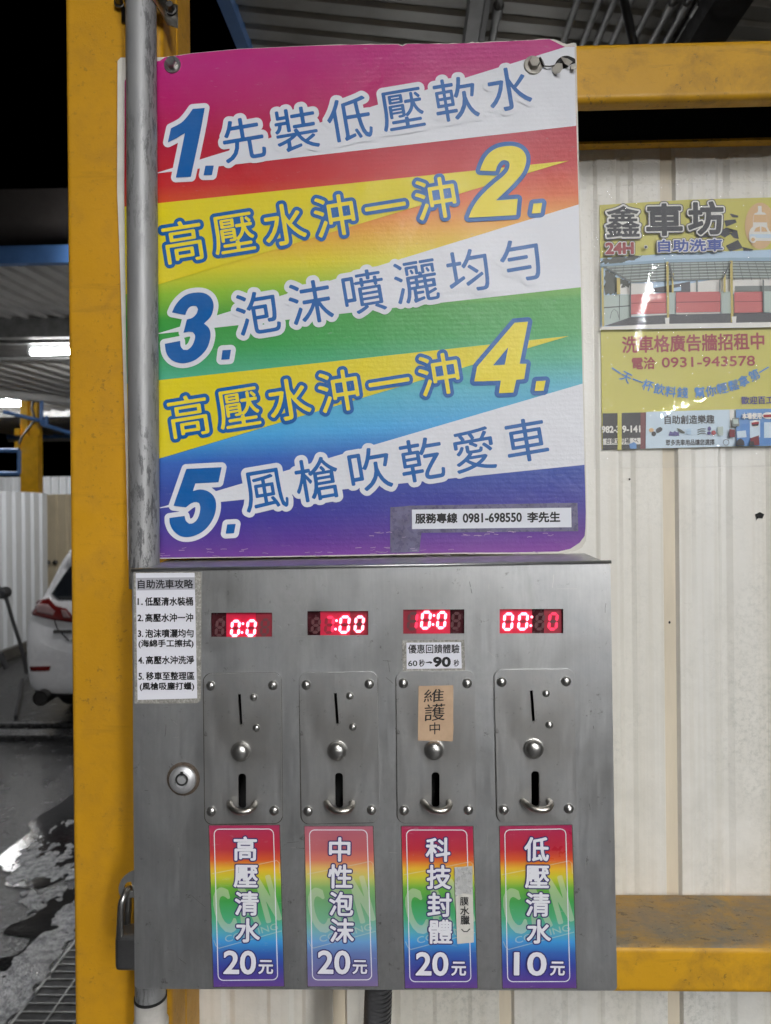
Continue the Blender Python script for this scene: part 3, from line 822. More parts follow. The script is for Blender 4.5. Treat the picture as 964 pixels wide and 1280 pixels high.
# back fence
z1 = at(30, 596, 14.0).z
t = thing('corrugated_fence', 'grey white corrugated fence far behind the yellow column', 'fence', (-6, 14, 0))
vs, fs = corr((-10, 14.0, 0), (0, 0, 1), (1, 0, 0), z1, 12, 0.16, 0.05, .45); obj('metal_sheet', vs, fs, M_WHITESHEET, t)
# white side wall and cream back wall of the washing bay
pa = at(0, 612, 8.25); pb = at(57, 617.5, 9.4)
dirv = (pb - pa); dirv.z = 0; dirv.normalize()
zw = (pa.z + pb.z) / 2
st = pb - dirv * 7.0
t = thing('corrugated_wall', 'white corrugated side wall of the bay left of the white car', 'wall', (st.x, st.y, 0))
vs, fs = corr((st.x, st.y, 0.10), (0, 0, 1), dirv, zw - 0.10, 7.0, 0.23, 0.035, .62); obj('metal_sheet', vs, fs, M_WHITESHEET, t)
b = MB(); s2 = Vector((st.x, st.y, 0)); e2 = s2 + dirv * 7.0; nn = Vector((-dirv.y, dirv.x, 0)) * -0.06
b.add([s2, e2, e2 + nn, s2 + nn] + [q + Vector((0, 0, .12)) for q in (s2, e2, e2 + nn, s2 + nn)], [(0, 1, 5, 4), (1, 2, 6, 5), (2, 3, 7, 6), (3, 0, 4, 7), (4, 5, 6, 7)])
b.build('plinth', mat('wet_plinth', (0.10, 0.095, 0.085, 1), 0.5, 0, 0.3, 4), t)
pc = at(68, 618, 10.4)
t = thing('corrugated_wall', 'cream corrugated back wall of the bay behind the white car', 'wall', (-2, 10.4, 0))
vs, fs = corr((at(50, 618, 10.4).x, 10.4, 0.05), (0, 0, 1), (1, 0, 0), pc.z - 0.05, 6.4, 0.15, 0.03, .55); obj('metal_sheet', vs, fs, M_CREAM, t)
b = MB()
for px in (60, 69):
    p = at(px, 703, 10.36); b.lathe(p, (0, -1, 0), [(.035, -.02), (.035, .01), (0.02, .02), (0, .02)], 10)
b.build('bolt_head', M_DARKSTEEL, t)

# black hose boom standing by the white wall
b = MB(); hz = [at(x, y, 7.4) for x, y in ((-14, 742), (-4, 733), (4, 741), (8, 748), (16, 776), (24, 800), (30, 822), (34, 850))]
b.tube([hz[3] + (hz[3] - hz[2]) * .0, hz[4], hz[5], hz[6], Vector((hz[7].x, 7.4, 0.03))], 0.019, 10)
b.tube(hz[:4], 0.03, 10); b.lathe(hz[2], (0, -1, 0), [(.06, -.06), (.06, .06), (.05, .07), (0, .07)], 12)
tag(b.build('vacuum_hose', M_RUBBER, None, tuple(hz[4])), 'black hose boom leaning by the white wall left of the car', 'hose')
b = MB(); b.tube([at(-6, 815, 7.0), at(1, 818, 7.0), at(5, 828, 7.0), at(9, 836, 7.0)], 0.03, 8)
tag(b.build('floor_hose', M_RUBBER, None, tuple(at(1, 818, 7.0))), 'short black hose end at the foot of the white wall', 'hose')
# wet streak cable on the floor beside the car
b = MB(); q = [zplane(0.012).pt(x, y) for x, y in ((28, 850), (26, 868), (22, 884), (20, 896))]
b.tube(q, 0.016, 8); tag(b.build('floor_cable', M_RUBBER, None, tuple(q[0])), 'black cable lying on the wet floor left of the car', 'cable')

# ---- the white hatchback, seen past the post
def car():
    YR = 5.55                                        # rear bumper
    xL = at(26.0, 800, YR).x; Wd = 1.75; xc = xL + Wd / 2
    t = thing('parked_car', 'white hatchback car seen from behind, half hidden by the yellow post', 'car', (xc, YR + 2.2, 0))
    M_CAR = mat('white_car_paint', (0.80, 0.80, 0.82, 1), 0.25, 0, 0.02, 4, coat=0.4)
    M_GLASS = mat('dark_car_glass', (0.012, 0.014, 0.018, 1), 0.06)
    M_TRIM = mat('black_car_trim', (0.012, 0.012, 0.013, 1), 0.45)
    # stations along the length: y, half widths at sill/belt/roof, heights of sill/belt/roof
    ST = [(0.00, .74, .76, .60, .30, .62, .66), (0.03, .82, .84, .70, .26, .70, .80), (0.07, .855, .87, .74, .24, .86, 1.0), (0.15, .865, .875, .70, .22, .92, 1.08),
          (0.25, .865, .875, .68, .22, .95, 1.25), (0.36, .87, .875, .66, .22, .96, 1.46), (0.44, .87, .875, .64, .22, .96, 1.48), (0.80, .87, .875, .63, .22, .95, 1.49), (1.6, .87, .875, .62, .20, .91, 1.50),
          (2.3, .87, .875, .59, .20, .90, 1.44), (2.9, .87, .87, .58, .20, .89, 1.20), (3.3, .87, .86, .62, .20, .87, .98), (3.8, .86, .84, .60, .22, .80, .90), (4.25, .80, .78, .5, .25, .66, .76), (4.45, .62, .62, .42, .30, .56, .62)]
    vs = []; rings = []
    for (y, a, b_, c, z0, z1, z2) in ST:
        half = [(0, z0), (a * .7, z0), (a * .97, z0 + .04), (a, z0 + .14), ((a + b_) / 2 + .006, (z0 + z1) / 2), (b_, z1 - .06), (b_ - .02, z1), (c + (b_ - c) * .5, z1 + (z2 - z1) * .5), (c + .03, z2 - .07), (c - .06, z2 - .01), (c * .5, z2), (0, z2 + .008)]
        ring = [(x, z) for x, z in half] + [(-x, z) for x, z in half[-2:0:-1]]
        rings.append([len(vs) + i for i in range(len(ring))]); vs += [(xc + x, YR + y, z) for x, z in ring]
    fs = []; n = len(rings[0])
    for a, b_ in zip(rings, rings[1:]):
        for i in range(n): fs.append((a[i], a[(i + 1) % n], b_[(i + 1) % n], b_[i]))
    fs += [tuple(rings[0]), tuple(reversed(rings[-1]))]
    o = obj('body', vs, fs, M_CAR, t, smooth=True)
    bm = bmesh.new(); bm.from_mesh(o.data); bmesh.ops.recalc_face_normals(bm, faces=bm.faces); bm.to_mesh(o.data); bm.free()
    md = o.modifiers.new('sub', 'SUBSURF'); md.levels = 2; md.render_levels = 2
    surf = lambda z: YR + (0.02 if z < .62 else np.interp(z, [.62, .80, .94, 1.04, 1.24, 1.40], [.02, .045, .085, .14, .26, .36]))
    from mathutils.bvhtree import BVHTree
    bpy.context.view_layer.update()
    dg = bpy.context.evaluated_depsgraph_get(); tree = BVHTree.FromObject(o, dg); Mo = o.matrix_world.inverted()
    def slab(name, pts, m, off=0.012, th=0.03, par=None, wrap=0.0):
        """a panel laid on the rear of the body, outline in (x from the car's middle, z)"""
        bm = bmesh.new(); f = bm.faces.new([bm.verts.new((x, 0, z)) for x, z in pts])
        bmesh.ops.triangulate(bm, faces=bm.faces); bmesh.ops.subdivide_edges(bm, edges=bm.edges, cuts=5, use_grid_fill=True)
        last = 0.1
        for v in bm.verts:
            x, z = v.co.x, v.co.z
            for sx in (1, .99, .98, .97, .96, .95):
                h = tree.ray_cast(Mo @ Vector((xc + x * sx, YR - 1.0, z)), Vector((0, 1, 0)))
                if h[0] is not None: break
            y = (o.matrix_world @ h[0]).y if h[0] is not None else YR + .2
            v.co = (xc + x, min(y, YR + .45) - off * .55, z)
        bm.verts.index_update()
        oo = obj(name, [v.co.copy() for v in bm.verts], [tuple(v.index for v in f.verts) for f in bm.faces], m, par or t, smooth=True); bm.free()
        b2 = bmesh.new(); b2.from_mesh(oo.data); bmesh.ops.recalc_face_normals(b2, faces=b2.faces); b2.to_mesh(oo.data); b2.free()
        md = oo.modifiers.new('th', 'SOLIDIFY'); md.thickness = .012; md.offset = 0
        return oo
    def slab_flat(name, pts, m, off=0.012, th=0.03, par=None, wrap=0.0):
        """a panel on the rear, outline in (x from the car's middle, z)"""
        k = len(pts); v = []
        for d in (-off, th):
            for x, z in pts: v.append((xc + x, surf(z) + d + wrap * max(0, abs(x) - .55) ** 2 * 1.3, z))
        f = [tuple(range(k)), tuple(range(2 * k - 1, k - 1, -1))] + [(i, k + i, k + (i + 1) % k, (i + 1) % k) for i in range(k)]
        m_ = MB(); m_.add(v, f); oo = m_.build(name, m, par or t); bevel(oo, 0.008); return oo
    M_RED = mat('red_lamp_plastic', (0.13, 0.010, 0.010, 1), 0.12, 0, 0.3, 8); M_CLEAR = mat('clear_lamp_plastic', (0.30, 0.20, 0.20, 1), 0.1, 0, 0.2, 10)
    for s in (-1, 1):
        tl = slab('taillight', [(s * .885, .99), (s * .70, 1.03), (s * .62, .975), (s * .53, .955), (s * .44, .87), (s * .45, .845), (s * .62, .865), (s * .80, .90), (s * .875, .925)], M_RED, 0.035, 0.12, wrap=.9)
        slab('clear_lens', [(s * .80, .985), (s * .69, .985), (s * .62, .935), (s * .63, .905), (s * .77, .925)], M_CLEAR, 0.043, 0.02, tl, wrap=.9)
        slab('clear_lens', [(s * .57, .945), (s * .53, .94), (s * .485, .885), (s * .54, .885)], M_CLEAR, 0.043, 0.02, tl, wrap=.9)
        slab('reflector', [(s * .80, .505), (s * .63, .51), (s * .64, .475), (s * .79, .47)], M_RED, 0.045, 0.03)
        e = MB(); px_ = s * .70
        e.tube([(xc + px_, YR - .045, .265), (xc + px_, YR + .25, .275)], [.062, .055], 18, cap=False); e.tube([(xc + px_, YR - .04, .265), (xc + px_, YR + .2, .275)], [.053, .048], 18)
        e.build('exhaust_pipe', M_DARKSTEEL, t, smooth=False, angle=40)
    slab('tailgate_seam', [(-.66, .94), (-.60, .80), (-.50, .705), (.50, .705), (.60, .80), (.66, .94), (.655, .94), (.595, .806), (.495, .711), (-.495, .711), (-.595, .806), (-.655, .94)], M_TRIM, 0.006, 0.01)
    slab('model_badge', [(-.62, .79), (-.46, .79), (-.46, .765), (-.62, .765)], M_DARKSTEEL, 0.02, 0.01)
    slab('rear_window', [(-.70, 1.06), (-.67, 1.13), (-.61, 1.25), (-.54, 1.33), (.54, 1.33), (.61, 1.25), (.67, 1.13), (.70, 1.06), (.62, 1.02), (-.62, 1.02)], M_GLASS, 0.016, 0.03)
    slab('number_plate', [(-.26, .60), (.26, .60), (.26, .455), (-.26, .455)], M_WHITESHEET, 0.035, 0.03)
    slab('lower_valance', [(-.78, .30), (-.66, .225), (.66, .225), (.78, .30), (.60, .285), (-.60, .285)], M_TRIM, 0.03, 0.05)
    sp_ = MB(); sp_.add([(xc + x, YR + y, z) for x, y, z in ((-.60, .22, 1.405), (.60, .22, 1.405), (.57, .52, 1.47), (-.57, .52, 1.47), (-.58, .22, 1.375), (.58, .22, 1.375), (.55, .50, 1.42), (-.55, .50, 1.42))],
                        [(0, 1, 2, 3), (7, 6, 5, 4), (0, 4, 5, 1), (1, 5, 6, 2), (2, 6, 7, 3), (3, 7, 4, 0)]); bevel(sp_.build('spoiler', M_CAR, t), 0.02, 3)
    for s in (-1, 1):
        for y in (.80, 3.42):
            w_ = MB(); w_.lathe((xc + s * .66, YR + y, .315), (s, 0, 0), [(.22, -.0), (.30, .0), (.315, .03), (.315, .18), (.30, .205), (.225, .21), (.21, .19), (0, .19)], 28)
            wh = w_.build('wheel', M_RUBBER, t, angle=30)
            r_ = MB(); r_.lathe((xc + s * .66, YR + y, .315), (s, 0, 0), [(.215, .175), (.215, .206), (.19, .206), (.17, .195), (.05, .205), (0, .207)], 24); r_.build('rim', M_GALV, wh, angle=30)
        mm = MB(); mm.lathe((xc + s * .94, YR + 2.55, .98), (0, -1, 0), [(.03, -.08), (.09, -.03), (.10, .02), (.07, .03), (0, .03)], 14); mm.build('mirror', M_CAR, t, smooth=True)
        sw = MB(); sw.add([(xc + s * x, YR + y, z) for x, y, z in ((.868, .75, .97), (.868, 2.6, .95), (.70, 2.25, 1.33), (.70, .95, 1.34), (.80, .75, .97), (.80, 2.6, .95), (.62, 2.25, 1.33), (.62, .95, 1.34))],
                          [(0, 1, 2, 3), (7, 6, 5, 4), (0, 4, 5, 1), (1, 5, 6, 2), (2, 6, 7, 3), (3, 7, 4, 0)]); sw.build('side_window', M_GLASS, t)
car()
# ================================================================== THE BIG RAINBOW SIGN
PS = yplane(0.7035)                                   # printed face of the board
def rainbow_mat(name, stops, v0, v1, tilt=0.0, rough=0.34, flutes=True, fade=0.0, worn=0.045):
    """printed colour bands running down the board (photo rows v0..v1)"""
    t = NT(name)
    sp = t.n('ShaderNodeSeparateXYZ'); t.l(t.co('UV'), sp.inputs[0])
    v = t.math('ADD', sp.outputs[1], t.math('MULTIPLY', sp.outputs[0], tilt))
    f = t.math('DIVIDE', t.math('SUBTRACT', v, v0 / 1000), (v1 - v0) / 1000)
    c = t.ramp(f, stops)
    n = t.noise(14, 6, 0.7); scr = t.noise(240, 5, 0.75, (0.25, 1, 1))
    c = t.mix(t.ramp(n, [(0.35, fade), (0.75, fade + worn)]), c, (0.50, 0.48, 0.47, 1))
    c = t.mix(t.ramp(scr, [(0.62, 0.0), (0.74, 0.35)]), c, (0.42, 0.42, 0.44, 1))
    t.set(col=c, rough=t.ramp(n, [(0.3, rough - .05), (0.7, rough + .12)]), spec=0.4)
    if flutes:
        wv = t.n('ShaderNodeTexWave'); wv.wave_type = 'BANDS'; wv.bands_direction = 'Z'; wv.inputs['Scale'].default_value = 70; wv.inputs['Distortion'].default_value = 0.4
        t.l(t.co(), wv.inputs['Vector'])
        t.set(norm=t.bump(wv.outputs['Fac'], 0.055, 0.0007, t.bump(n, 0.25, 0.006)))
    return t.m
def G(r, g, b, sat=1.02):
    c = srgb(r, g, b, 1.16); l = .25 * c[0] + .65 * c[1] + .10 * c[2]
    return tuple(min(.9, max(.002, l + (x - l) * sat)) for x in c[:3]) + (1,)
SIGN_STOPS = [(0.00, G(170, 28, 110)), (0.075, G(168, 22, 92)), (0.15, G(164, 18, 52)), (0.235, G(180, 34, 36)), (0.29, G(204, 92, 40)), (0.345, G(214, 152, 44)), (0.40, G(206, 192, 44)),
              (0.45, G(132, 176, 52)), (0.50, G(58, 142, 58)), (0.56, G(56, 146, 74)), (0.615, G(74, 160, 128)), (0.67, G(84, 166, 186)), (0.735, G(72, 156, 208)), (0.785, G(48, 92, 172)), (0.84, G(44, 66, 146)), (0.90, G(56, 52, 138)), (0.95, G(82, 50, 132)), (1.0, G(116, 56, 136))]
M_RAINBOW = rainbow_mat('rainbow_print', SIGN_STOPS, 72 + 23, 702 + 23, 0.05)
def ink_mat(name, col, rough=0.36, flutes=True):
    t = ink(name, col, rough)
    if flutes:
        wv = t.n('ShaderNodeTexWave'); wv.wave_type = 'BANDS'; wv.bands_direction = 'Z'; wv.inputs['Scale'].default_value = 70; wv.inputs['Distortion'].default_value = 0.4
        t.l(t.co(), wv.inputs['Vector'])
        t.set(norm=t.bump(wv.outputs['Fac'], 0.055, 0.0007, t.bump(t.noise(14, 6, .7), 0.25, 0.006)))
    return t.m
M_SWHITE = ink_mat('white_print', WHITE); M_SBLUE = ink_mat('blue_print', BLUE); M_SYEL = ink_mat('yellow_print', srgb(226, 208, 30)); M_SYEL2 = ink_mat('bright_yellow_print', srgb(236, 216, 46))
M_BOARD = mat('white_plastic_board', (0.66, 0.63, 0.56, 1), 0.45, 0, 0.12, 30)
st = thing('instruction_sign', 'big rainbow sign board of five numbered steps above the coin box', 'sign', tuple(PS.pt(450, 698, -0.004)))
outline = P((147, 76), (151, 72), (205, 71.5), (240, 66.5), (300, 61), (352, 58.5), (400, 56.5), (450, 55.5), (497, 55), (503, 57), (508, 54.5), (560, 54.5), (585, 53.6), (588, 52.6), (600, 53), (636, 51.2), (652, 50.4), (668, 49.6), (688, 48.8), (694, 49.6), (701, 52.2), (708, 55.4), (714, 53.6), (720.5, 53.4),
            (722, 130), (725, 255), (727.5, 340), (730, 480), (732, 560), (733.5, 640), (733.4, 664), (732.6, 676), (728, 684), (719, 688.8), (706, 691), (690, 691.6), (560, 692.5), (440, 695), (300, 697), (197, 698.5), (160, 700), (159, 640), (157, 560), (153.5, 440), (150, 330), (146.5, 240))
outline = [p for p in outline]
ragged = []
for a, b in zip(outline, outline[1:] + outline[:1]):
    n = 4 if (a[1] < 60 and b[1] < 60 and a[0] > 380) or (a[1] > 650 and a[0] > 650) else 1
    for k in range(n): ragged.append(a + (b - a) * k / n + (np.array([0, random.uniform(-.7, .7)]) if k else 0))
outline = np.array(ragged)
def crinkle(x, y):
    return 0.0
plate('board', PS, [outline], -0.004, 0.0, M_BOARD, st)
inner = P((156, 101), (160, 96), (166, 84), (200, 76), (206, 73), (240, 68), (300, 62.5), (352, 60), (400, 58), (450, 57), (497, 56.6), (503, 59), (509, 56), (560, 56), (600, 54.6), (640, 52.4), (668, 51), (687, 50), (706.5, 58.6), (718.5, 58), (720, 130), (723.4, 255), (725.7, 340), (728.4, 480), (730.3, 560), (732.4, 640),
          (732, 660), (731, 670), (724.5, 678.5), (713, 686), (698, 689.4), (640, 690.6), (560, 691), (440, 693.5), (300, 696), (197, 697.2), (163, 698), (162.5, 640), (160.5, 560), (158, 440), (156.5, 330), (155.5, 240))
inner[:, 1] -= np.where((inner[:, 1] < 77) & (inner[:, 0] > 200) & (inner[:, 0] < 700), 1.1, 0)
def clip_left(y): return float(np.interp(y, [101, 240, 330, 440, 560, 640, 698], [156, 155.5, 156.5, 158, 160.5, 162.5, 163]))
bands = [([P((193, 217), (706.5, 58.7), (718.4, 58.3), (719.9, 130), (720.4, 157.2))], M_SWHITE),
         ([P((clip_left(258), 258.3), (711, 201), (clip_left(368), 368))], M_SYEL),
         ([P((193.5, 418), (723.4, 255.5), (725.7, 340), (726.3, 359))], M_SWHITE),
         ([P((clip_left(480), 479.5), (711, 420), (clip_left(585), 584.7))], M_SYEL),
         ([P((196.5, 635.5), (728.4, 479.5), (730.3, 560), (730.7, 581))], M_SWHITE)]
art('rainbow_print', PS, [([inner], M_RAINBOW), (sum([b_[0] for b_ in bands if b_[1] is M_SWHITE], []), M_SWHITE), (sum([b_[0] for b_ in bands if b_[1] is M_SYEL], []), M_SYEL)], st, base=0.0)
D1 = [smooth_loop(crop([(437,173),(596,160),(540,470),(412,1075),(214,1085),(335,492),(225,556),(107,618),(148,430),(225,392),(300,345),(380,255)], 200, 120, 10.66)), crop([(607,930),(717,928),(692,1052),(583,1055)], 200, 120, 10.66)]
D2 = [smooth_loop(crop([(243,347),(262,290),(300,215),(350,160),(420,120),(500,103),(580,103),(645,125),(690,170),(706,230),(695,300),(665,370),(610,440),(545,510),(400,648),(620,632),(605,793),(128,820),(160,740),(215,650),(300,555),(400,465),(480,400),(525,345),(540,290),(530,255),(495,242),(455,250),(420,290),(397,352)], 570, 170, 8.033)), crop([(780,680),(865,672),(850,772),(762,778)], 570, 170, 8.033)]
D3 = [smooth_loop(crop([(177,355),(210,285),(265,215),(340,160),(440,138),(530,145),(595,185),(628,250),(628,320),(600,400),(525,478),(575,520),(597,580),(590,660),(560,745),(500,820),(420,880),(320,910),(240,905),(165,870),(115,800),(98,700),(265,668),(272,730),(300,765),(345,768),(390,730),(420,670),(430,610),(405,570),(360,565),(303,578),(340,432),(400,415),(445,370),(462,320),(445,285),(410,280),(365,300),(335,345),(322,382)], 195, 350, 8.766)), crop([(730,770),(822,765),(805,868),(717,873)], 195, 350, 8.766)]
D4 = [crop([(510,108),(643,97),(560,520),(628,520),(605,672),(525,680),(497,808),(352,815),(372,688),(105,697),(133,550)], 580, 390, 8.033), crop([(410,530),(290,537),(447,350)], 580, 390, 8.033), crop([(727,695),(820,690),(800,790),(712,793)], 580, 390, 8.033)]
D5 = [smooth_loop(crop([(290,142),(676,123),(642,287),(388,300),(360,385),(440,368),(520,385),(580,430),(612,500),(610,600),(575,700),(510,790),(430,850),(330,885),(230,878),(150,820),(110,740),(105,680),(270,657),(285,710),(320,743),(360,738),(405,700),(435,630),(443,560),(430,515),(395,503),(340,520),(285,562),(150,545)], 200, 570, 8.766)), crop([(738,750),(830,745),(812,845),(722,850)], 200, 570, 8.766)]
def area2(l): return float((l[:, 0] * np.roll(l[:, 1], -1) - np.roll(l[:, 0], -1) * l[:, 1]).sum())
def orient(loops, holes=()):
    """same winding for all filled loops, the other for holes"""
    return [(l if (area2(l) > 0) != (i in holes) else l[::-1]) for i, l in enumerate(loops)]
D1, D2, D3, D5 = (orient(d) for d in (D1, D2, D3, D5)); D4 = orient(D4, (1,))
ROWS = [('先裝低壓軟水', (304, 174), (636, 111), 9.5, D1, 0), ('高壓水沖一沖', (229, 302), (545, 248), 9.0, D2, 1), ('泡沫噴灑均勻', (322, 391), (652, 325), 9.5, D3, 0),
        ('高壓水沖一沖', (236, 520), (549, 468), 9.0, D4, 1), ('風槍吹乾愛車', (331, 611), (658, 550), 9.5, D5, 0)]
for text, a, b, rot, D, kind in ROWS:
    gs = [place(ch, a[0] + (b[0] - a[0]) * i / 5, a[1] + (b[1] - a[1]) * i / 5, 57.5 if kind == 0 else 55.5, rot=rot) for i, ch in enumerate(text)]
    if kind == 0:
        f, o_ = letters(gs, 0.35, (6.4,), round_=0.9, step=0.5)
        d0, d1 = letters([D], 0.1, (6.2,), step=0.5)
        art('lettering', PS, [(d1, M_SWHITE), (o_, M_SWHITE), (d0 + f, M_SBLUE)], st, base=LAYER * 3)
    else:
        f, o_ = letters(gs, 0.40, (4.9,), round_=0.9, step=0.5)
        d0, d1 = letters([D], 0.1, (5.6,), step=0.5)
        art('lettering', PS, [(d1, M_SBLUE), (o_, M_SBLUE), (d0 + f, M_SYEL2)], st, base=LAYER * 3)
# service label on old tape
M_TAPE = mat('old_clear_tape', (0.13, 0.12, 0.20, 1), 0.30, 0, 0.3, 60)
M_LABEL = ink_mat('white_label', srgb(222, 224, 232), 0.32, False); M_INK = ink_mat('black_ink', (0.012, 0.012, 0.014, 1), 0.45, False)
def line_art(spec, grow=0.15, step=0.3):
    """spec: (text, x0, y0, x1, y1, rot) boxes in photo px -> loops"""
    gs = [place(tx, (x0 + x1) / 2, (y0 + y1) / 2, box=(x1 - x0, y1 - y0), rot=r_) for tx, x0, y0, x1, y1, r_ in spec]
    return letters(gs, grow, step=step)[0]
svc = line_art([('服務專線', 519.5, 641.8, 571.5, 653.8, 0.9), ('0981-698550', 579, 641.6, 652, 652.6, 0.9), ('李先生', 659.5, 640.2, 700, 652.6, 0.9)], 0.45, 0.25)
lab = art('service_label', PS, [([P((512, 632), (722, 628.5), (723, 664), (527, 666), (524, 690), (488, 691), (488, 634), (505, 633))], M_TAPE), ([P((515, 637), (714.2, 634.6), (714.6, 659), (515.3, 661.4))], M_LABEL), (svc, M_INK)], st, base=LAYER * 2)
tag(lab, 'white service phone label on dark tape')
# worn scuffs near the lower edge
scuffs = []
for k in range(70):
    x = random.uniform(190, 720); y = random.choice([random.uniform(684, 696), random.uniform(664, 672), random.uniform(684, 696)])
    if y < 680 and x < 530: x += 260
    if x > 690: continue
    scuffs.append(stroke([(x, y), (x + random.uniform(1, 6), y + random.uniform(-1, 1)), (x + random.uniform(5, 9), y + random.uniform(-1.2, 1.2))], random.uniform(.3, .8))[0])
sc_ = art('scuff_marks', PS, [([s_], mat('scuffed_print', (0.40, 0.30, 0.42, 1), .6)) for s_ in scuffs[:1]] + [(scuffs[1:], bpy.data.materials['scuffed_print'])], st, base=LAYER * 1.2)
sc_['kind'] = 'stuff'
# fixings
def hex_bolt(name, plane, px, py, rw, rh, hgt, parent, m=M_BOLT, tilt=0.0, k=0.0):
    c = plane.pt(px, py, k); n = (plane.n + Vector((tilt, 0, tilt * .6))).normalized(); s_ = (plane.pt(px + 1, py) - plane.pt(px, py)).length
    b = MB(); b.lathe(c, n, [(rw * s_, 0), (rw * s_, .0012), (rw * .96 * s_, .0016), (rh * 1.12 * s_, .0017)], 28)
    b.lathe(c, n, [(rh * 1.1 * s_, .0012), (rh * 1.1 * s_, hgt * .82), (rh * .93 * s_, hgt), (0, hgt)], 6)
    return b.build(name, m, parent, angle=25)
hex_bolt('bolt', PS, 216, 81.5, 10.5, 6.0, .0070, st, tilt=-.04)
hex_bolt('bolt', PS, 666.5, 82, 12.0, 6.6, .0060, st, M_CUP, tilt=.10)
# torn upper right corner: a hole in the board, with a wire and curled plastic
hole = smooth_loop(P((693, 83), (696, 76), (702, 71), (709, 69.6), (715, 71.5), (719, 74), (719.5, 79), (713, 81), (709, 84.5), (703, 86), (697, 85)), 60)
art('tear', PS, [([hole], M_BLACK)], st, base=LAYER * 2)
b = MB()
def flap(pts, thick=0.0008):
    k = len(pts); v = [PS.pt(x, y, h) for x, y, h in pts]; b.add(v + [p - PS.n * thick for p in v], [tuple(range(k)), tuple(range(2 * k - 1, k - 1, -1))] + [(i, k + i, k + (i + 1) % k, (i + 1) % k) for i in range(k)])
flap([(690, 83, .001), (697, 78.5, .006), (703, 79, .009), (704, 85, .010), (700, 90.5, .007), (694, 93, .003), (690.5, 88, .002)])
flap([(701, 71, .002), (710, 73, .008), (716, 77, .009), (711, 82, .006), (706, 79, .005)])
flap([(713, 81, .002), (721, 79.5, .004), (721, 85, .006), (715, 87, .006)])
fl = b.build('curled_plastic', M_BOARD, st); bevel(fl, .0004)
b = MB(); b.tube([PS.pt(677, 79, .002), PS.pt(681, 82.6, .003), PS.pt(687, 83, .004), PS.pt(693, 82, .003), PS.pt(700, 77, .002)], .0007, 6); b.build('wire', M_DARKSTEEL, st, smooth=True)
b = MB(); b.tube([PS.pt(675, 72, .0018), PS.pt(678.4, 78, .002), PS.pt(680, 83, .002)], .0011, 6); b.build('wire', M_DARKSTEEL, st, smooth=True)

# ================================================================== GALVANISED PIPE IN FRONT OF THE POST
YPI = 0.6865
q0 = at(176.5, 20, YPI); q1 = at(180.5, 690, YPI); pr = (38.0 / 2) * YPI / FPX * 0.985
dirp = (q0 - q1) / (q0.z - q1.z)
t = thing('galvanised_pipe', 'grey galvanised pipe running down the yellow post in front of the sign edge', 'pipe', tuple(q1))
b = MB(); b.tube([q1 + dirp * (z - q1.z) for z in np.linspace(q1.z - 0.035, 2.95, 14)], pr, 28, cap=True); b.build('pipe', M_GALV, t, smooth=False, angle=40)
# saddle clamp near the top
zc = at(176, -6, YPI).z; cc = q1 + dirp * (zc - q1.z); b = MB()
pts = []
for k in range(13):
    a = R(180 * k / 12); pts.append((cc.x - math.cos(a) * (pr + .0015), cc.y - math.sin(a) * (pr + .0015)))
lft = at(150, 8, 0.704); rgt = at(216, 14, 0.705)
strip = [(lft.x, .7085), (cc.x - pr - .004, .7082)] + pts + [(cc.x + pr + .004, .7082), (rgt.x + .004, .7082)]
hs = []
for i, (x, y) in enumerate(strip):
    hh = 0.0085 if 1 < i < len(strip) - 2 else 0.0115
    dz = 0.0 if i > 0 else 0
    tl = -0.32 * max(0, x - cc.x - pr * .6)
    hs += [(x, y, zc - hh + tl), (x, y, zc + hh + tl)]
b.add(hs, [(2 * i, 2 * i + 2, 2 * i + 3, 2 * i + 1) for i in range(len(strip) - 1)])
cl = b.build('clamp', M_CUP, t, smooth=True); md = cl.modifiers.new('th', 'SOLIDIFY'); md.thickness = .0018; md.offset = 0
for px, py in ((150, 4), (214, 13)):
    hex_bolt('bolt', yplane(.7065), px, py, 7.0, 4.6, .009, t, M_DARKSTEEL, tilt=.12, k=0.0)

# ================================================================== THE STEEL COIN BOX
bn = Vector((-0.0133, -1, 0.0192)).normalized()
B0 = EYEV + ray(467, 975) * (0.62 / ray(467, 975).dot(Vector((0, 1, 0))))
PB = Plane(B0, bn)
bt = thing('coin_box', 'steel coin payment box with four red displays, below the rainbow sign', 'coin box', tuple(PB.pt(468, 1238, -0.08)))
Q = dict(tl=(165.2, 713.5), tr=(763, 703.5), br=(771.5, 1238.5), bl=(168.5, 1236))
DEP = 0.0865
# front sheet with openings for the displays and coin slots
WIN = [(263.8, 766.0, 340.2, 796.4), (384.2, 764.0, 460.4, 794.4), (504.0, 762.0, 580.6, 792.4), (624.6, 761.4, 704.2, 792.0)]
ACC = [(303.5, 0.0), (423.7, -1.0), (544.3, -2.0), (668.0, -3.6)]           # coin plates: middle column, row offset
def slot_loop(cx, dy, grow=0.0): return rrect(cx - 4.6 - 0.9 - grow, 967 + dy - grow, cx + 4.4 - 0.2 + grow, 1011 + dy + grow, 4.2, 4)
def thin_loop(cx, dy, grow=0.0): return P((cx - 6.0 - grow, 868 + dy - grow), (cx - 2.5 + grow, 867.7 + dy - grow), (cx - 0.2 + grow, 905.7 + dy + grow), (cx - 3.7 - grow, 906.3 + dy + grow))
outer = rrect(0, 0, 1, 1, 0.010, 4)
def bil(u, v):
    a = np.array(Q['tl']); b_ = np.array(Q['tr']); c = np.array(Q['br']); d = np.array(Q['bl'])
    return a * (1 - u) * (1 - v) + b_ * u * (1 - v) + c * u * v + d * (1 - u) * v
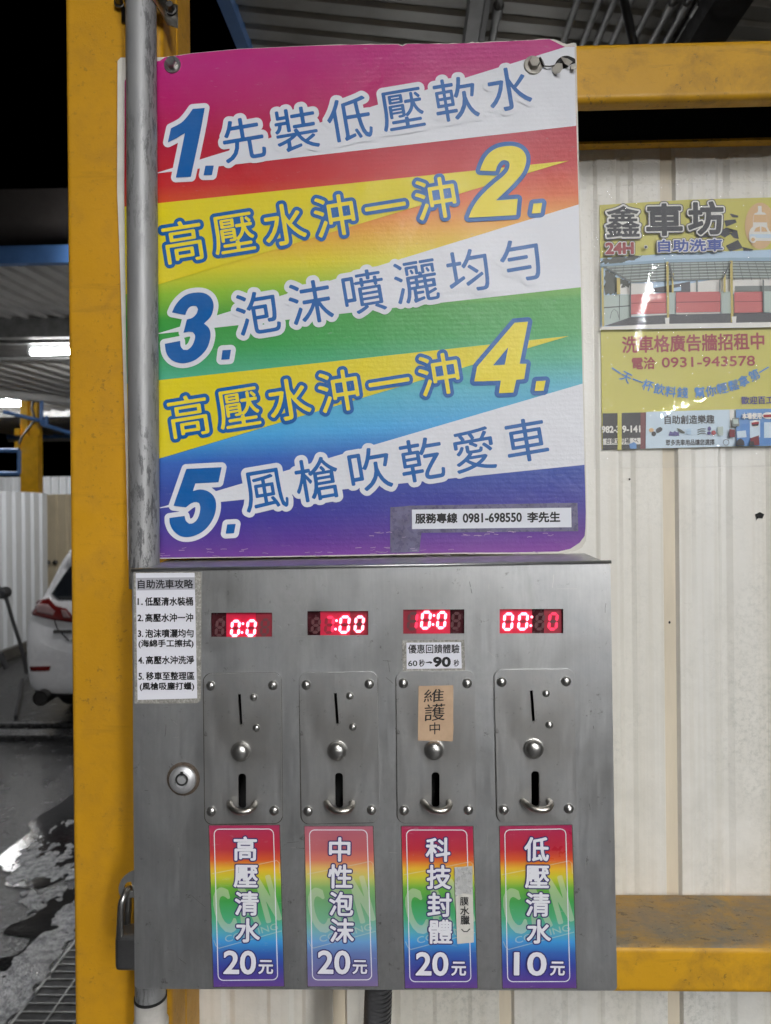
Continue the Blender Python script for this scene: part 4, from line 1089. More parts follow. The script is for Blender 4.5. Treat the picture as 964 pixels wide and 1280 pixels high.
holes = [P((x0, y0), (x1, y0 - .3), (x1, y1 - .3), (x0, y1)) for x0, y0, x1, y1 in WIN] + [slot_loop(c, d, 1.5) for c, d in ACC] + [thin_loop(c, d, 1.5) for c, d in ACC]
plate('front_panel', PB, [np.array([bil(u, v) for u, v in outer])] + holes, -0.0015, 0.0, M_BOX, bt, bev=0.0006)
# folded body behind the front
def bp(px, py, k): return PB.pt(px, py) + PB.n * k
c4 = [Q['tl'], Q['tr'], Q['br'], Q['bl']]
fr = [bp(x + (.9 if i in (0, 3) else -.9), y + (.9 if i < 2 else -.9), -.0016) for i, (x, y) in enumerate(c4)]
bk = [p - PB.n * (-DEP) * -1 if False else p + PB.n * -DEP for p in fr]
lift = 0.0055
bk[0] = bk[0] + Vector((0, 0, lift)); bk[1] = bk[1] + Vector((0, 0, lift))
b = MB(); b.add(fr + bk, [(0, 1, 5, 4), (1, 2, 6, 5), (2, 3, 7, 6), (3, 0, 4, 7), (4, 5, 6, 7)])
bd = b.build('body', M_BOX, bt); md = bd.modifiers.new('th', 'SOLIDIFY'); md.thickness = .0012; md.offset = -1; bevel(bd, 0.0015)
b = MB(); b.add([p + PB.n * -.030 + Vector((0, 0, (-.004 if i < 2 else .004))) + Vector(((.004 if i in (0, 3) else -.004), 0, 0)) for i, p in enumerate(fr)], [(0, 1, 2, 3)]); b.build('inner_plate', M_BLACK, bt)
# raised lid edge along the top, and a drip line under the box
b = MB(); p0, p1 = bp(Q['tl'][0] - .6, Q['tl'][1] - 1.2, .0012), bp(Q['tr'][0] + .6, Q['tr'][1] - 1.2, .0012)
b.tube([p0, p1], .0014, 8); b.build('top_edge', M_BOX, bt, smooth=True)

# displays: deep red windows with seven-segment figures
M_LED = mat('led_window', (0.055, 0.012, 0.016, 1), 0.22, 0, 0.5, 90, 0.1, 400)
M_GHOST = mat('unlit_segment', (0.13, 0.05, 0.055, 1), 0.4)
M_LIT = emit('lit_segment', (1.0, 0.21, 0.28, 1), 5.6); M_DIM = emit('dim_segment', (1.0, 0.03, 0.10, 1), 1.6); M_GLOW = mat('red_digit_face', (0.62, 0.008, 0.05, 1), .5, 0, .05); M_GLOW2 = mat('dull_red_digit_face', (0.28, 0.012, 0.03, 1), .5, 0, .05)
SEGS = {'0': 'abcdef', '8': 'abcdefg', '7': 'abc', '1': 'bc', '': '', 'n': 'bcdef'}
def seven(x0, y0, x1, y1, on, wd=3.6):
    """loops of the lit segments of one figure, slanted a little"""
    sl = 0.10; out = []
    def pnt(x, y): return (x + (y1 - y) * sl, y)
    m_ = (y0 + y1) / 2; h = wd / 2; e_ = .45
    S_ = dict(a=((x0 + h + e_, y0 + h), (x1 - h - e_, y0 + h)), g=((x0 + h + e_, m_), (x1 - h - e_, m_)), d=((x0 + h + e_, y1 - h), (x1 - h - e_, y1 - h)),
              f=((x0 + h, y0 + h + e_), (x0 + h, m_ - e_)), b=((x1 - h, y0 + h + e_), (x1 - h, m_ - e_)), e=((x0 + h, m_ + e_), (x0 + h, y1 - h - e_)), c=((x1 - h, m_ + e_), (x1 - h, y1 - h - e_)))
    for k in on:
        (ax, ay), (bx, by) = S_[k]
        if ay == by: q = [(ax, ay), (ax + h, ay - h), (bx - h, by - h), (bx, by), (bx - h, by + h), (ax + h, ay + h)]
        else: q = [(ax, ay), (ax + h, ay + h), (bx + h, by - h), (bx, by), (bx - h, by - h), (ax - h, ay + h)]
        out.append(np.array([pnt(*z) for z in q]))
    return out
DISP = [ # per window: (x0, x1, y0, y1, segments, material, glow)
    [(268, 279.5, 773, 796, '8', M_GHOST, None), (287.0, 299.5, 774.6, 796.2, '0', M_LIT, M_GLOW), (306.5, 319.5, 774.2, 796.0, '0', M_LIT, M_GLOW), (324, 336, 773, 795, '8', M_GHOST, M_GLOW2)],
    [(388, 400, 771.5, 792, '8', M_GHOST, None), (404.5, 417, 770, 792.5, '7', M_DIM, M_GLOW), (422.6, 436.6, 769.4, 792.2, '0', M_LIT, M_GLOW), (441.6, 454.6, 769.4, 791.0, '0', M_LIT, M_GLOW2)],
    [(508, 521.5, 765, 788, '1', M_DIM, M_GLOW2), (524.6, 538.0, 763.4, 787.0, '0', M_LIT, M_GLOW), (544.6, 557.2, 763.8, 786.6, '0', M_LIT, M_GLOW), (563, 575, 765, 787, '8', M_GHOST, None)],
    [(627.4, 641.0, 765.6, 788.6, '0', M_LIT, M_GLOW), (646.0, 659.6, 765.6, 788.2, '0', M_LIT, M_GLOW), (668, 680, 766, 788, '8', M_GHOST, None), (684.0, 696.6, 765.4, 788.2, '0', M_DIM, M_GLOW2)]]
COL = [(302.6, 779.6, 790.6), (419.6, 775.8, 786.4), (541.4, 769.4, 780.6), (663.6, 771.2, 782.0)]
for i, ((x0, y0, x1, y1), ds, (cx, ca, cb)) in enumerate(zip(WIN, DISP, COL)):
    dp = art('led_display', PB, [([P((x0 - 1, y0 - 1), (x1 + 1, y0 - 1), (x1 + 1, y1 + 1), (x0 - 1, y1 + 1))], M_LED)], bt, base=-0.0046)
    for (a, b_, c, d, on, m, gl) in ds:
        lay = []
        if gl: art('digit_face', PB, [([rrect(max(x0, a - 4.0), y0 - .8, min(x1, b_ + 5.6), y1 + .8, 1.0, 3)], gl)], dp, base=-0.0043 + .0003 * (1 + ds.index((a, b_, c, d, on, m, gl)) % 2))
        if m is not M_GHOST and on != '8': lay.append((seven(a, c, b_, d, [k for k in 'abcdefg' if k not in SEGS[on]]), M_GHOST if gl is not M_GLOW else M_GLOW2))
        lay.append((seven(a, c, b_, d, SEGS[on]), m))
        art('digit', PB, lay, dp, base=-0.0030)
    cm = M_LIT
    art('colon', PB, [([circ(cx + 1.2, ca, 1.7, 10), circ(cx, cb, 1.7, 10)], cm)], dp, base=-0.0027)
    for sx in (x0 - 7.5, x1 + 7.0):
        b = MB()
        cp = PB.pt(sx, (y0 + y1) / 2 + 6); rr = 5.2 * .62 / FPX
        b.lathe(cp, PB.n, [(rr, 0), (rr, .00025), (rr * .99, .0003), (0, .0003)], 18)
        b.build('spot_weld', M_BOX, bt, angle=15)

# coin plates
def dome(b, plane, px, py, r, h, k=0.0, seg=18):
    s_ = (plane.pt(px + 1, py) - plane.pt(px, py)).length * r
    b.lathe(plane.pt(px, py, k), plane.n, [(s_, 0), (s_, h * .15)] + [(s_ * math.cos(R(a)), h * (.15 + .85 * math.sin(R(a)))) for a in (20, 40, 58, 75)] + [(0, h)], seg)
TH = 0.0024
def make_acceptor():
    cx, dy = ACC[0]
    o_ = [rrect(0, 0, 1, 1, .1)]
    q = [(254.6, 842.6), (351.2, 841.4), (352.8, 1028.8), (256.4, 1030.2)]
    rr = rrect(0, 0, 97, 188, 9.5, 6)
    loop = np.array([(np.array(q[0]) * (1 - u) * (1 - v) + np.array(q[1]) * u * (1 - v) + np.array(q[2]) * u * v + np.array(q[3]) * (1 - u) * v) for u, v in rr / np.array([97., 188.])])
    pl = plate('coin_acceptor', PB, [loop, slot_loop(cx, dy), thin_loop(cx, dy)], 0.0, TH, M_PLATE, bt, bev=0.0007)
    for px, py in ((263.5, 857), (341.5, 856.5), (264.5, 1014), (343, 1013)):
        b = MB(); dome(b, PB, px, py, 6.0, .0032, TH); b.build('rivet', M_BOLT, pl, angle=60)
    for px, py in ((317.2, 871.3), (320.6, 910)):
        b = MB(); dome(b, PB, px, py, 4.6, .0024, TH); b.build('screw', M_BOLT, pl, angle=60)
    b = MB(); s_ = .00070
    b.lathe(PB.pt(301.2, 939, TH), PB.n, [(12.6 * s_, 0), (12.6 * s_, .0006), (11.4 * s_, .0008), (11.2 * s_, .0035)] + [(11.0 * s_ * math.cos(R(a)), .0035 + .0042 * math.sin(R(a))) for a in (10, 25, 40, 55, 70, 82)] + [(0, .0077)], 28)
    b.build('return_button', M_BOLT, pl, angle=45)
    b = MB(); pts = []
    for k in range(17):
        a = R(180 + 180 * k / 16); u = math.cos(a)
        pts.append(PB.pt(302.4 + 15.8 * u + 0.6, 1003.5 - 11.5 * math.sin(a) * 1.0, TH - .0005 + .0125 * (-math.sin(a)) ** 0.6 if math.sin(a) < 0 else TH - .0005))
    b.tube(pts, .0026, 10); b.build('coin_cup', M_CUP, pl, smooth=True)
    return pl
M_GRIME_SHADE = mat('grime_shade_line', (0.10, 0.092, 0.08, 1), .6, .3, .4, 300)  # grime at plates and scratches; painted contact shade round the price stickers
proto = make_acceptor()
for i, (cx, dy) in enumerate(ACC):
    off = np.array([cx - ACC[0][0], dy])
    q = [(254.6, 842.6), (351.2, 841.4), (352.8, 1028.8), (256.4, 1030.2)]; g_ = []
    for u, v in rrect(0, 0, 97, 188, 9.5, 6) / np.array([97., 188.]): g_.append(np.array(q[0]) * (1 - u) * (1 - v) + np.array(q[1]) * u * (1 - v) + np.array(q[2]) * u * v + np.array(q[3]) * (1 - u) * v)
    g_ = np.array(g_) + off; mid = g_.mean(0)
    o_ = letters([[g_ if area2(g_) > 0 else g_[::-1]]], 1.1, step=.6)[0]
    art('grime_shade_line', PB, [(o_ + [mid + (g_ - mid) * .97], M_GRIME_SHADE)], bt, base=0)
for i, (cx, dy) in enumerate(ACC[1:]):
    off = PB.pt(cx, 935 + dy) - PB.pt(ACC[0][0], 935)
    c = proto.copy(); C.objects.link(c); c.parent = bt
    q_ = Matrix.Rotation(R((.35, -.3, .2)[i]), 4, PB.n); lc = PB.pt(303.5, 935) - origin(bt)
    c.location = lc + off - q_ @ lc; c.rotation_euler = q_.to_euler()
    for ch in proto.children:
        if i == 1 and ch.name.startswith('screw'): continue          # under the paper note
        d = ch.copy(); C.objects.link(d); d.parent = c
    if i == 1: c['label'] = 'coin plate with its slot covered by a tan paper note'
# scratches and drips on the steel
sc = []; sd = []
rs = random.Random(11)
for k in range(46):
    x = rs.uniform(172, 758); y = rs.uniform(715, 1232); a = R(rs.choice((0, 4, -6, 80, 95, 40))); L_ = rs.uniform(4, 26)
    if any(x0 - 6 < x < x1 + 6 for x0, x1 in ((250, 356), (372, 478), (492, 600), (614, 724))) and y > 755: x = rs.choice((210, 364, 484, 607, 742)) + rs.uniform(-9, 9); L_ *= .6
    if x < 256 and y < 885: continue
    (sc if k % 3 else sd).append(stroke([(x, y), (x + L_ * .5 * math.cos(a) + rs.uniform(-.6, .6), y + L_ * .5 * math.sin(a)), (x + L_ * math.cos(a), y + L_ * math.sin(a))], rs.uniform(.25, .6))[0])
for l_, m_ in ((sc, mat('bright_scratch', (.62, .61, .58, 1), .3, .8)), (sd, M_GRIME_SHADE)):
    for q_ in l_[:1]: pass
    o_ = art('scratches', PB, [(l_, m_)], bt, base=-.0001); o_['kind'] = 'stuff'
# key lock
b = MB(); lk = PB.pt(229.5, 973.5); s_ = .00070
b.lathe(lk, PB.n, [(21 * s_, 0), (21 * s_, .0006), (19.5 * s_, .0010), (15 * s_, .0011)], 30); kl = b.build('key_lock', M_RUSTRING, bt, angle=40)
b = MB(); b.lathe(lk + PB.n * .001, PB.n, [(17.0 * s_, 0), (16.8 * s_, .0026), (13.2 * s_, .0048), (12.6 * s_, .0050), (8.2 * s_, .0055), (8.0 * s_, .0035), (6.2 * s_, .0035), (6.0 * s_, .0052), (0, .0053)], 30); b.build('lock_barrel', mat('chrome', (.66, .66, .67, 1), .44, .75, .03, 60, rvar=.02), kl, angle=30)
art('key_way', PB, [([circ(227.2, 974.6, 8.0, 24), circ(227.2, 974.6, 5.6, 24)[::-1]], M_BLACK), ([rrect(225.4, 964.6, 229.0, 969.6, .6, 2)], M_BLACK)], kl, base=.0066)
# hasp on the left side (the padlock hangs in it)
PH = Plane(PB.pt(150, 1110, -.012), (0, -1, 0))
hs_ = smooth_loop(P((172, 1087), (163, 1090), (153, 1098), (148.5, 1108), (149, 1118), (153, 1122), (172, 1122)), 50)
ho = smooth_loop(P((164, 1102), (158, 1104), (155, 1109), (156, 1114), (166, 1114)), 50)[::-1]
plate('hasp', PH, [hs_, ho], -.0022, 0, M_BOX, bt, bev=.0004)

# stickers on the box
PRICE_STOPS = [(0.0, G(150, 18, 74)), (0.05, G(160, 22, 62)), (0.15, G(170, 26, 44)), (0.215, G(200, 82, 30)), (0.27, G(214, 168, 36)), (0.325, G(186, 184, 44)), (0.385, G(96, 160, 48)), (0.47, G(50, 142, 62)), (0.58, G(66, 156, 110)), (0.66, G(74, 156, 172)), (0.72, G(50, 136, 196)), (0.79, G(34, 84, 160)), (0.87, G(36, 52, 138)), (0.94, G(64, 46, 132)), (1.0, G(84, 46, 124))]
M_PRICE = rainbow_mat('rainbow_sticker_print', PRICE_STOPS, 1032, 1234, 0, 0.30, False, 0.03)
M_PRICE2 = rainbow_mat('faded_rainbow_sticker_print', PRICE_STOPS, 1032, 1234, 0, 0.34, False, 0.22)
PALE = lambda k: [(p, tuple(x * (1 - k) + y * k for x, y in zip(c, (.62, .66, .50, 1)))) for p, c in PRICE_STOPS]
M_MARK = rainbow_mat('pale_watermark_print', PALE(.42), 1032, 1234, 0, 0.30, False, 0.03)
M_MARK2 = rainbow_mat('faded_watermark_print', PALE(.42), 1032, 1234, 0, 0.34, False, 0.20)
M_OUTL = ink_mat('dark_violet_print', srgb(52, 40, 104), .34, False); M_SLET = ink_mat('sticker_white_print', srgb(226, 226, 232), .34, False)
def price_sticker(q, chars, amount, m, label):
    q = [np.array(z, float) for z in q]
    def B(u, v): return q[0] * (1 - u) * (1 - v) + q[1] * u * (1 - v) + q[2] * u * v + q[3] * (1 - u) * v
    def M(pts): return np.array([B(x / 88.0, y / 201.0) for x, y in pts])     # sticker space 88 x 201
    art('grime_shade_line', PB, [([M(rrect(-1.1, -.9, 89.1, 202, 1.0, 2)), M([(2, 2), (86, 2), (86, 199), (2, 199)])], M_GRIME_SHADE)], bt, base=0)  # dark rim past the sticker edges: grime and painted contact shadow
    s_ = art('price_sticker', PB, [([M([(0, 0), (88, 0), (88, 201), (0, 201)])], m)], bt, base=LAYER)
    tag(s_, label)
    # pale slanted trade mark behind the words
    wm = []
    ta = math.radians(-13.5); cth, sth = math.cos(ta), math.sin(ta)
    def sl(pts, cx, cy): return np.array([(cx + x * cth - y * sth, cy + x * sth + y * cth) for x, y in pts])
    def letter(tx, cx, cy, w_, h_): return [M(sl(l, cx, cy)) for l in place(tx, 0, 0, box=(w_, h_))]
    big = letters([letter('C', 15.5, 106, 20, 54)], 2.0, step=.4)[0] + letters([letter('A', 43, 99, 21, 54)], 2.2, step=.4)[0] + letters([letter('N', 71.5, 92, 16, 54)], 2.2, step=.4)[0]
    small = letters([letter('COATING', 49, 134, 68, 8)], .1, step=.3)[0]
    rim = stroke([B(0.02, 60 / 201), B(.45, 53 / 201), B(.95, 44 / 201), B(.985, 47 / 201), B(.99, 60 / 201)], 1.1) + stroke([B(.02, 143 / 201), B(.05, 150 / 201), B(.09, 153 / 201), B(.99, 132 / 201)], 1.1)
    art('watermark', PB, [(big, M_MARK2 if m is M_PRICE2 else M_MARK), (small + rim, M_MARK2 if m is M_PRICE2 else M_MARK)], s_, base=LAYER * 1.3)
    ring = stroke(M(rrect(6.0, 4.5, 80.5, 193, 6.5, 5)), 1.1, True)
    gs = []
    for ch, cy in zip(chars, (29, 63, 97.5, 131)):
        c_ = M([(44.5, cy)])[0]; gs.append(place(ch, c_[0], c_[1], 31.5, rot=-.6))
    f, o_ = letters(gs, 0.75, (2.3,), round_=.4, step=.35)
    c_ = M([(33.5, 171)])[0]; num = letters([place(amount, c_[0], c_[1], box=(39, 28), rot=-.6)], .95, (2.4,), step=.35)
    c_ = M([(66, 177)])[0]; yu = letters([place('元', c_[0], c_[1], box=(17.5, 16.5), rot=-.6)], .55, (1.7,), step=.3)
    art('lettering', PB, [(ring, M_SLET), (o_, M_OUTL), (num[1], M_OUTL), (yu[1], M_OUTL), (f + num[0] + yu[0], M_SLET)], s_, base=LAYER * 3.6)
    return s_
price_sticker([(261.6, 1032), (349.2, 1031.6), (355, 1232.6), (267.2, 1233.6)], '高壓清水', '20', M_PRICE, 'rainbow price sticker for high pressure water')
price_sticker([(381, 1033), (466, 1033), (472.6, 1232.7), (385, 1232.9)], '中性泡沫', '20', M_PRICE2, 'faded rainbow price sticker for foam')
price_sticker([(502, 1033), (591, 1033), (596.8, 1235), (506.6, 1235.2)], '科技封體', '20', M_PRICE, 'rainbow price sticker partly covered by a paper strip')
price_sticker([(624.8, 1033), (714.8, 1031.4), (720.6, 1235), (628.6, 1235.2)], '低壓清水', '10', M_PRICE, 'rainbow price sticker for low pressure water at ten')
# paper strip on the third sticker
M_PAPER = mat('glossy_paper', (0.62, 0.60, 0.55, 1), 0.22, 0, 0.10, 40); M_FOIL = mat('silvery_tape', (0.58, 0.58, 0.57, 1), 0.28, 0.3, 0.15, 60, 0.4, 120, 0.0012)
ps = art('paper_strip', PB, [([P((568, 1084), (590.5, 1082.5), (592.6, 1178), (571.6, 1180))], M_PAPER), ([P((568.4, 1085), (590.4, 1083.5), (591.2, 1119), (580, 1116.5), (569, 1121))], M_FOIL),
     (letters([place('膜', 580.6, 1126.5, 11.5), place('水', 581, 1138.5, 12), place('臘', 581.6, 1150, 12), [np.array(l) for l in stroke([(577, 1161.5), (580, 1164.5), (584, 1164.5), (587.5, 1161)], .9)]], .2, step=.25)[0], M_INK)], bt, base=LAYER * 7)
# instructions sticker
M_PAP2 = ink_mat('white_paper', srgb(226, 226, 234), .4, False); M_GREYH = ink_mat('grey_header', srgb(172, 172, 180), .4, False); M_OLDTAPE = mat('grubby_clear_tape', (0.40, 0.385, 0.35, 1), .25, .25, .3, 160)
ins = line_art([('自助洗車攻略', 172.6, 724.6, 241.4, 735.4, .4), ('1.', 172.2, 748, 178.4, 756, 0), ('低壓清水裝桶', 181.4, 746.6, 241.2, 757, .3), ('2.', 172.2, 768.4, 179, 776.4, 0), ('高壓水沖一沖', 181.8, 767, 241.4, 777.2, .3),
                ('3.', 172.6, 788, 179, 796, 0), ('泡沫噴灑均勻', 181.8, 786.6, 242, 796.8, .3), ('(海綿手工擦拭)', 173.4, 799.6, 241.8, 810, .3), ('4.', 173, 821.4, 179.8, 829.4, 0), ('高壓水沖洗淨', 182.6, 820, 242.6, 830, .3),
                ('5.', 173.4, 841.4, 179.6, 849.6, 0), ('移車至整理區', 182.8, 840, 243, 850, .3), ('(風槍吸塵打蠟)', 175, 853, 242.6, 863.6, .3)], .26, .2)
tag(art('instruction_sticker', PB, [([P((167, 715.5), (252, 714.8), (251.5, 874), (247, 879), (168.5, 879.5))], M_OLDTAPE), ([P((169.8, 716.4), (243.4, 715.8), (246.6, 873), (172, 875))], M_PAP2), ([P((170.4, 722.4), (243.4, 721.6), (243.8, 736.8), (170.8, 738))], M_GREYH), (ins, M_INK)], bt, base=LAYER), 'white sticker of car wash steps')
# bonus sticker
bon = line_art([('優惠回饋體驗', 510.4, 805.4, 574.4, 816.6, .2), ('60', 510.4, 825.8, 521.6, 832.6, 0), ('秒', 524, 824.4, 530.8, 833.2, 0), ('秒', 567.4, 824.6, 574, 833, 0)], .16, .22) + line_art([('90', 542.2, 821.8, 562.8, 833, 0)], .8, .22) + stroke([(532, 828.4), (540.4, 828.3)], .8) + [P((538, 826.6), (541.4, 828.3), (538, 830))]
tag(art('bonus_sticker', PB, [([P((502.4, 800.6), (580.6, 799.6), (581.6, 838.6), (503.6, 839.6))], M_OLDTAPE), ([P((508, 803.4), (576.4, 802.6), (577.4, 835.4), (508.6, 836.2))], M_PAP2), (bon, M_INK)], bt, base=LAYER), 'small white sticker under the third display')
# hand-written note on the third coin plate
M_TAN = mat('tan_tape_paper', (0.50, 0.345, 0.225, 1), .45, 0, .12, 60, .2, 120)
PB2 = Plane(PB.p + PB.n * TH, PB.n)
def handwritten(specs, w_=1.5):
    out = []
    for pts in specs: out.append(stroke([(x, y) for x, y in pts], w_)[0])
    return out
hw = letters([place('維', 542.5, 869.6, box=(25, 16), rot=3, shear=.10), place('護', 543.6, 890.4, box=(26, 21), rot=4, shear=.12), place('中', 543.6, 910.4, box=(13, 15), rot=3, shear=.05)], .05, round_=.2, step=.25)[0]
nt = art('paper_note', PB2, [([P((523.2, 857.6), (566.8, 856.6), (566.6, 903), (567.2, 908), (566, 926.6), (522.6, 925.6))], M_TAN), (hw, M_INK)], bt, base=LAYER * 2); tag(nt, 'tan hand written paper note')

# ---- padlock in the hasp
pc0 = PH.pt(157, 1178, .001); s_ = .62 / FPX
pt_ = thing('padlock', 'small steel padlock hanging from the hasp left of the coin box', 'padlock', tuple(PH.pt(157, 1204, .0)))
b = MB(); xa, za = PH.pt(149.6, 1204).x, PH.pt(147, 1204.5).z; xb, zb_ = PH.pt(167.5, 1160).x, PH.pt(160, 1160).z
yc = PH.p.y - .001
b.box((xa, yc - .011, za), (xb + .012, yc + .011, zb_)); bevel(b.build('lock_body', mat('padlock_steel', (0.15, 0.15, 0.15, 1), .32, .8, .12, 60, rvar=.05), pt_), .004, 3)
b = MB(); pts = []
xs0 = PH.pt(157.2, 1130).x; zt_ = PH.pt(157, 1112).z; zs = PH.pt(157, 1165).z
for k in range(11):
    a = R(180 * k / 10); pts.append((xs0 + .0035 * math.cos(a) * .0 + .002 * math.sin(a), yc - .0085 * math.cos(a), zt_ - .008 + .008 * math.sin(a)))
b.tube([(xs0 - .002, yc - .0085, zs)] + pts + [(xs0 - .002, yc + .0085, zs)], .0031, 12); b.build('shackle', M_BOLT, pt_, smooth=True)

# ---- pipes leaving the box below
cxp = at(188.5, 1260, .668); rp = 19.8 * .668 / FPX
t = thing('plastic_pipe', 'grey plastic pipe below the left corner of the coin box', 'pipe', (cxp.x, .668, .012))
zj = at(188, 1246, .668).z
b = MB(); b.tube([(cxp.x, .668, .012), (cxp.x, .668, zj)], rp, 28); b.build('pipe', M_PVC, t, angle=40)
b = MB(); b.tube([(cxp.x, .668, zj + .0005), (cxp.x, .668, PB.pt(188, 1237).z + .012)], rp * .955, 28); b.build('sleeve', M_GALV, t, angle=40)
b = MB(); b.tube([(cxp.x, .668, zj - .001), (cxp.x, .668, zj + .0014)], rp * 1.012, 28); b.build('joint_ring', M_BLACK, t, angle=40)
zz = at(188, 1276, .668).z
b = MB(); b.tube([(cxp.x, .668, zz - .05), (cxp.x, .668, zz - .001), (cxp.x, .668, zz)], [rp * 1.1, rp * 1.1, rp * 1.03], 28); b.build('coupling', M_PVC, t, angle=40)
ch_ = at(476, 1262, .672); rc = 17.4 * .672 / FPX
t0 = PB.pt(476, 1236).z + .006
pts = []; rad = []
z = t0; k = 0
while z > .05:
    xx = ch_.x - .012 * (1 - (z / t0)) - .003 * (t0 - z) / .05 * (1 if t0 - z < .05 else 1) * .6
    for dz, rr in ((0, .86), (-.0008, 1.0), (-.0028, 1.0), (-.0036, .86)): pts.append((xx, .672, z + dz)); rad.append(rc * rr)
    z -= .0041
b = MB(); b.tube(pts, rad, 22); tag(b.build('corrugated_conduit', mat('grey_black_plastic', (0.055, 0.055, 0.058, 1), .5, 0, .2, 60), None, (ch_.x, .672, t0), angle=50), 'black corrugated conduit hanging below the middle of the coin box', 'conduit')

# ================================================================== THE POSTER ON THE WALL
PP = Plane((0, YW - .0035, 0), (0, -1, 0))
po = thing('poster', 'yellow car wash poster under clear film taped to the corrugated wall', 'poster', tuple(PP.pt(850, 560)))
def pm(name, r, g, b, rough=.4): return ink_mat('poster_' + name, srgb(r, g, b, 1.12), rough, False)
pY = pm('yellow', 200, 192, 84); pNavy = pm('navy', 20, 22, 38); pW = pm('white', 226, 224, 218); pRed = pm('red', 150, 30, 42); pBl = pm('blue', 40, 72, 160); pSky = pm('sky', 178, 204, 226)
pGr = pm('grey', 120, 126, 124); pRoof = pm('roof_blue', 148, 176, 196); pDk = pm('dark', 62, 62, 70); pTree = pm('tree', 58, 66, 56); pPink = pm('panel_red', 196, 96, 96); pPale = pm('pale_green', 176, 190, 184)
pCol = pm('column', 196, 178, 96); pArc = pm('arc_blue', 66, 128, 196); pBk = pm('black', 40, 38, 42); pLB = pm('pale_blue', 198, 216, 230); pMB = pm('mid_blue', 86, 140, 200); pOr = pm('pale_orange', 214, 176, 128); pDR = pm('dark_red', 112, 36, 44); pVio = pm('violet', 66, 58, 130); pBeam = pm('beam', 86, 92, 92)
XE = 1006.0                                             # right edge, outside the picture
K1 = lambda *p: crop(p, 740, 230, 4.304); K2 = lambda *p: crop(p, 740, 310, 4.304); K3 = lambda *p: crop(p, 740, 405, 4.304); K4 = lambda *p: crop(p, 740, 500, 4.304)
sheet = P((749.6, 256.4), (800, 253.2), (860, 249.6), (964, 246.8), (XE, 246), (XE + 2, 557.5), (900, 558.6), (752.6, 561.6))
plate('paper', PP, [sheet], -.0003, 0, pY, po)
# title block
title = [place('鑫', 778.6, 277, box=(41, 38), rot=.8), place('車', 830.6, 274.6, box=(43, 38), rot=.8), place('坊', 882.4, 272.6, box=(42, 39), rot=.8)]
f, o1, o2 = letters(title[1:], 1.45, (3.2, 4.2), step=.3); f0, o10, o20 = letters(title[:1], .7, (3.0, 4.0), step=.3); f, o1, o2 = f + f0, o1 + o10, o2 + o20
sub = [place('24H', 774.6, 310.2, box=(34, 13), rot=.8)]
fr_, or1, or2 = letters(sub, 1.0, (2.1, 2.8), step=.25)
sb = [place('自助洗車', 863, 306.8, box=(80, 14.6), rot=1.0)]
fb_, ob1, ob2 = letters(sb, .5, (1.9, 2.6), step=.25)
flag = [K1((740, 158), (788, 170), (786, 181), (756, 179)), K1((711, 196), (772, 190), (779, 207), (722, 230)), K1((738, 262), (782, 250), (791, 296), (765, 291)), K1((668, 262), (724, 234), (756, 262), (715, 288)), K1((720, 332), (786, 300), (813, 344), (742, 363)), K1((560, 275), (600, 262), (640, 285), (575, 290)), K1((810, 338), (868, 352), (862, 362), (815, 360)), K1((625, 300), (690, 286), (715, 300), (690, 310))]
emb = [([circ(*K1((905, 225))[0], 19, 30, 29)], pOr)]
bottle = smooth_loop(K1((893, 118), (912, 118), (914, 150), (934, 158), (940, 180), (944, 230), (866, 230), (868, 185), (874, 160), (892, 150)), 60)
carp = smooth_loop(K1((846, 262), (862, 232), (900, 216), (940, 226), (958, 256), (990, 262), (990, 306), (846, 306)), 60)
emb += [([bottle], pW), ([K1((872, 165), (938, 165), (942, 206), (868, 206))], pOr), ([carp], pW), ([K1((872, 256), (882, 236), (904, 228), (904, 256)), K1((912, 256), (912, 228), (934, 236), (946, 256))], pOr), ([K1((850, 270), (986, 270), (986, 290), (850, 290))], pLB), ([circ(*K1((867, 299))[0], 4.4, 18)], pW), ([circ(*K1((867, 299))[0], 2.4, 18)], pOr)]
art('title_print', PP, [(flag, pNavy)] + emb + [(o2 + [], pNavy), (o1, pW), (f, pNavy), (or2, pNavy), (ob2, pNavy), (or1, pW), (ob1, pW), (fr_, pRed), (fb_, pBl), ([circ(807.4, 308.8, 2.4, 14)], pW), ([circ(807.4, 308.8, 1.7, 14)], pNavy)], po, base=LAYER)
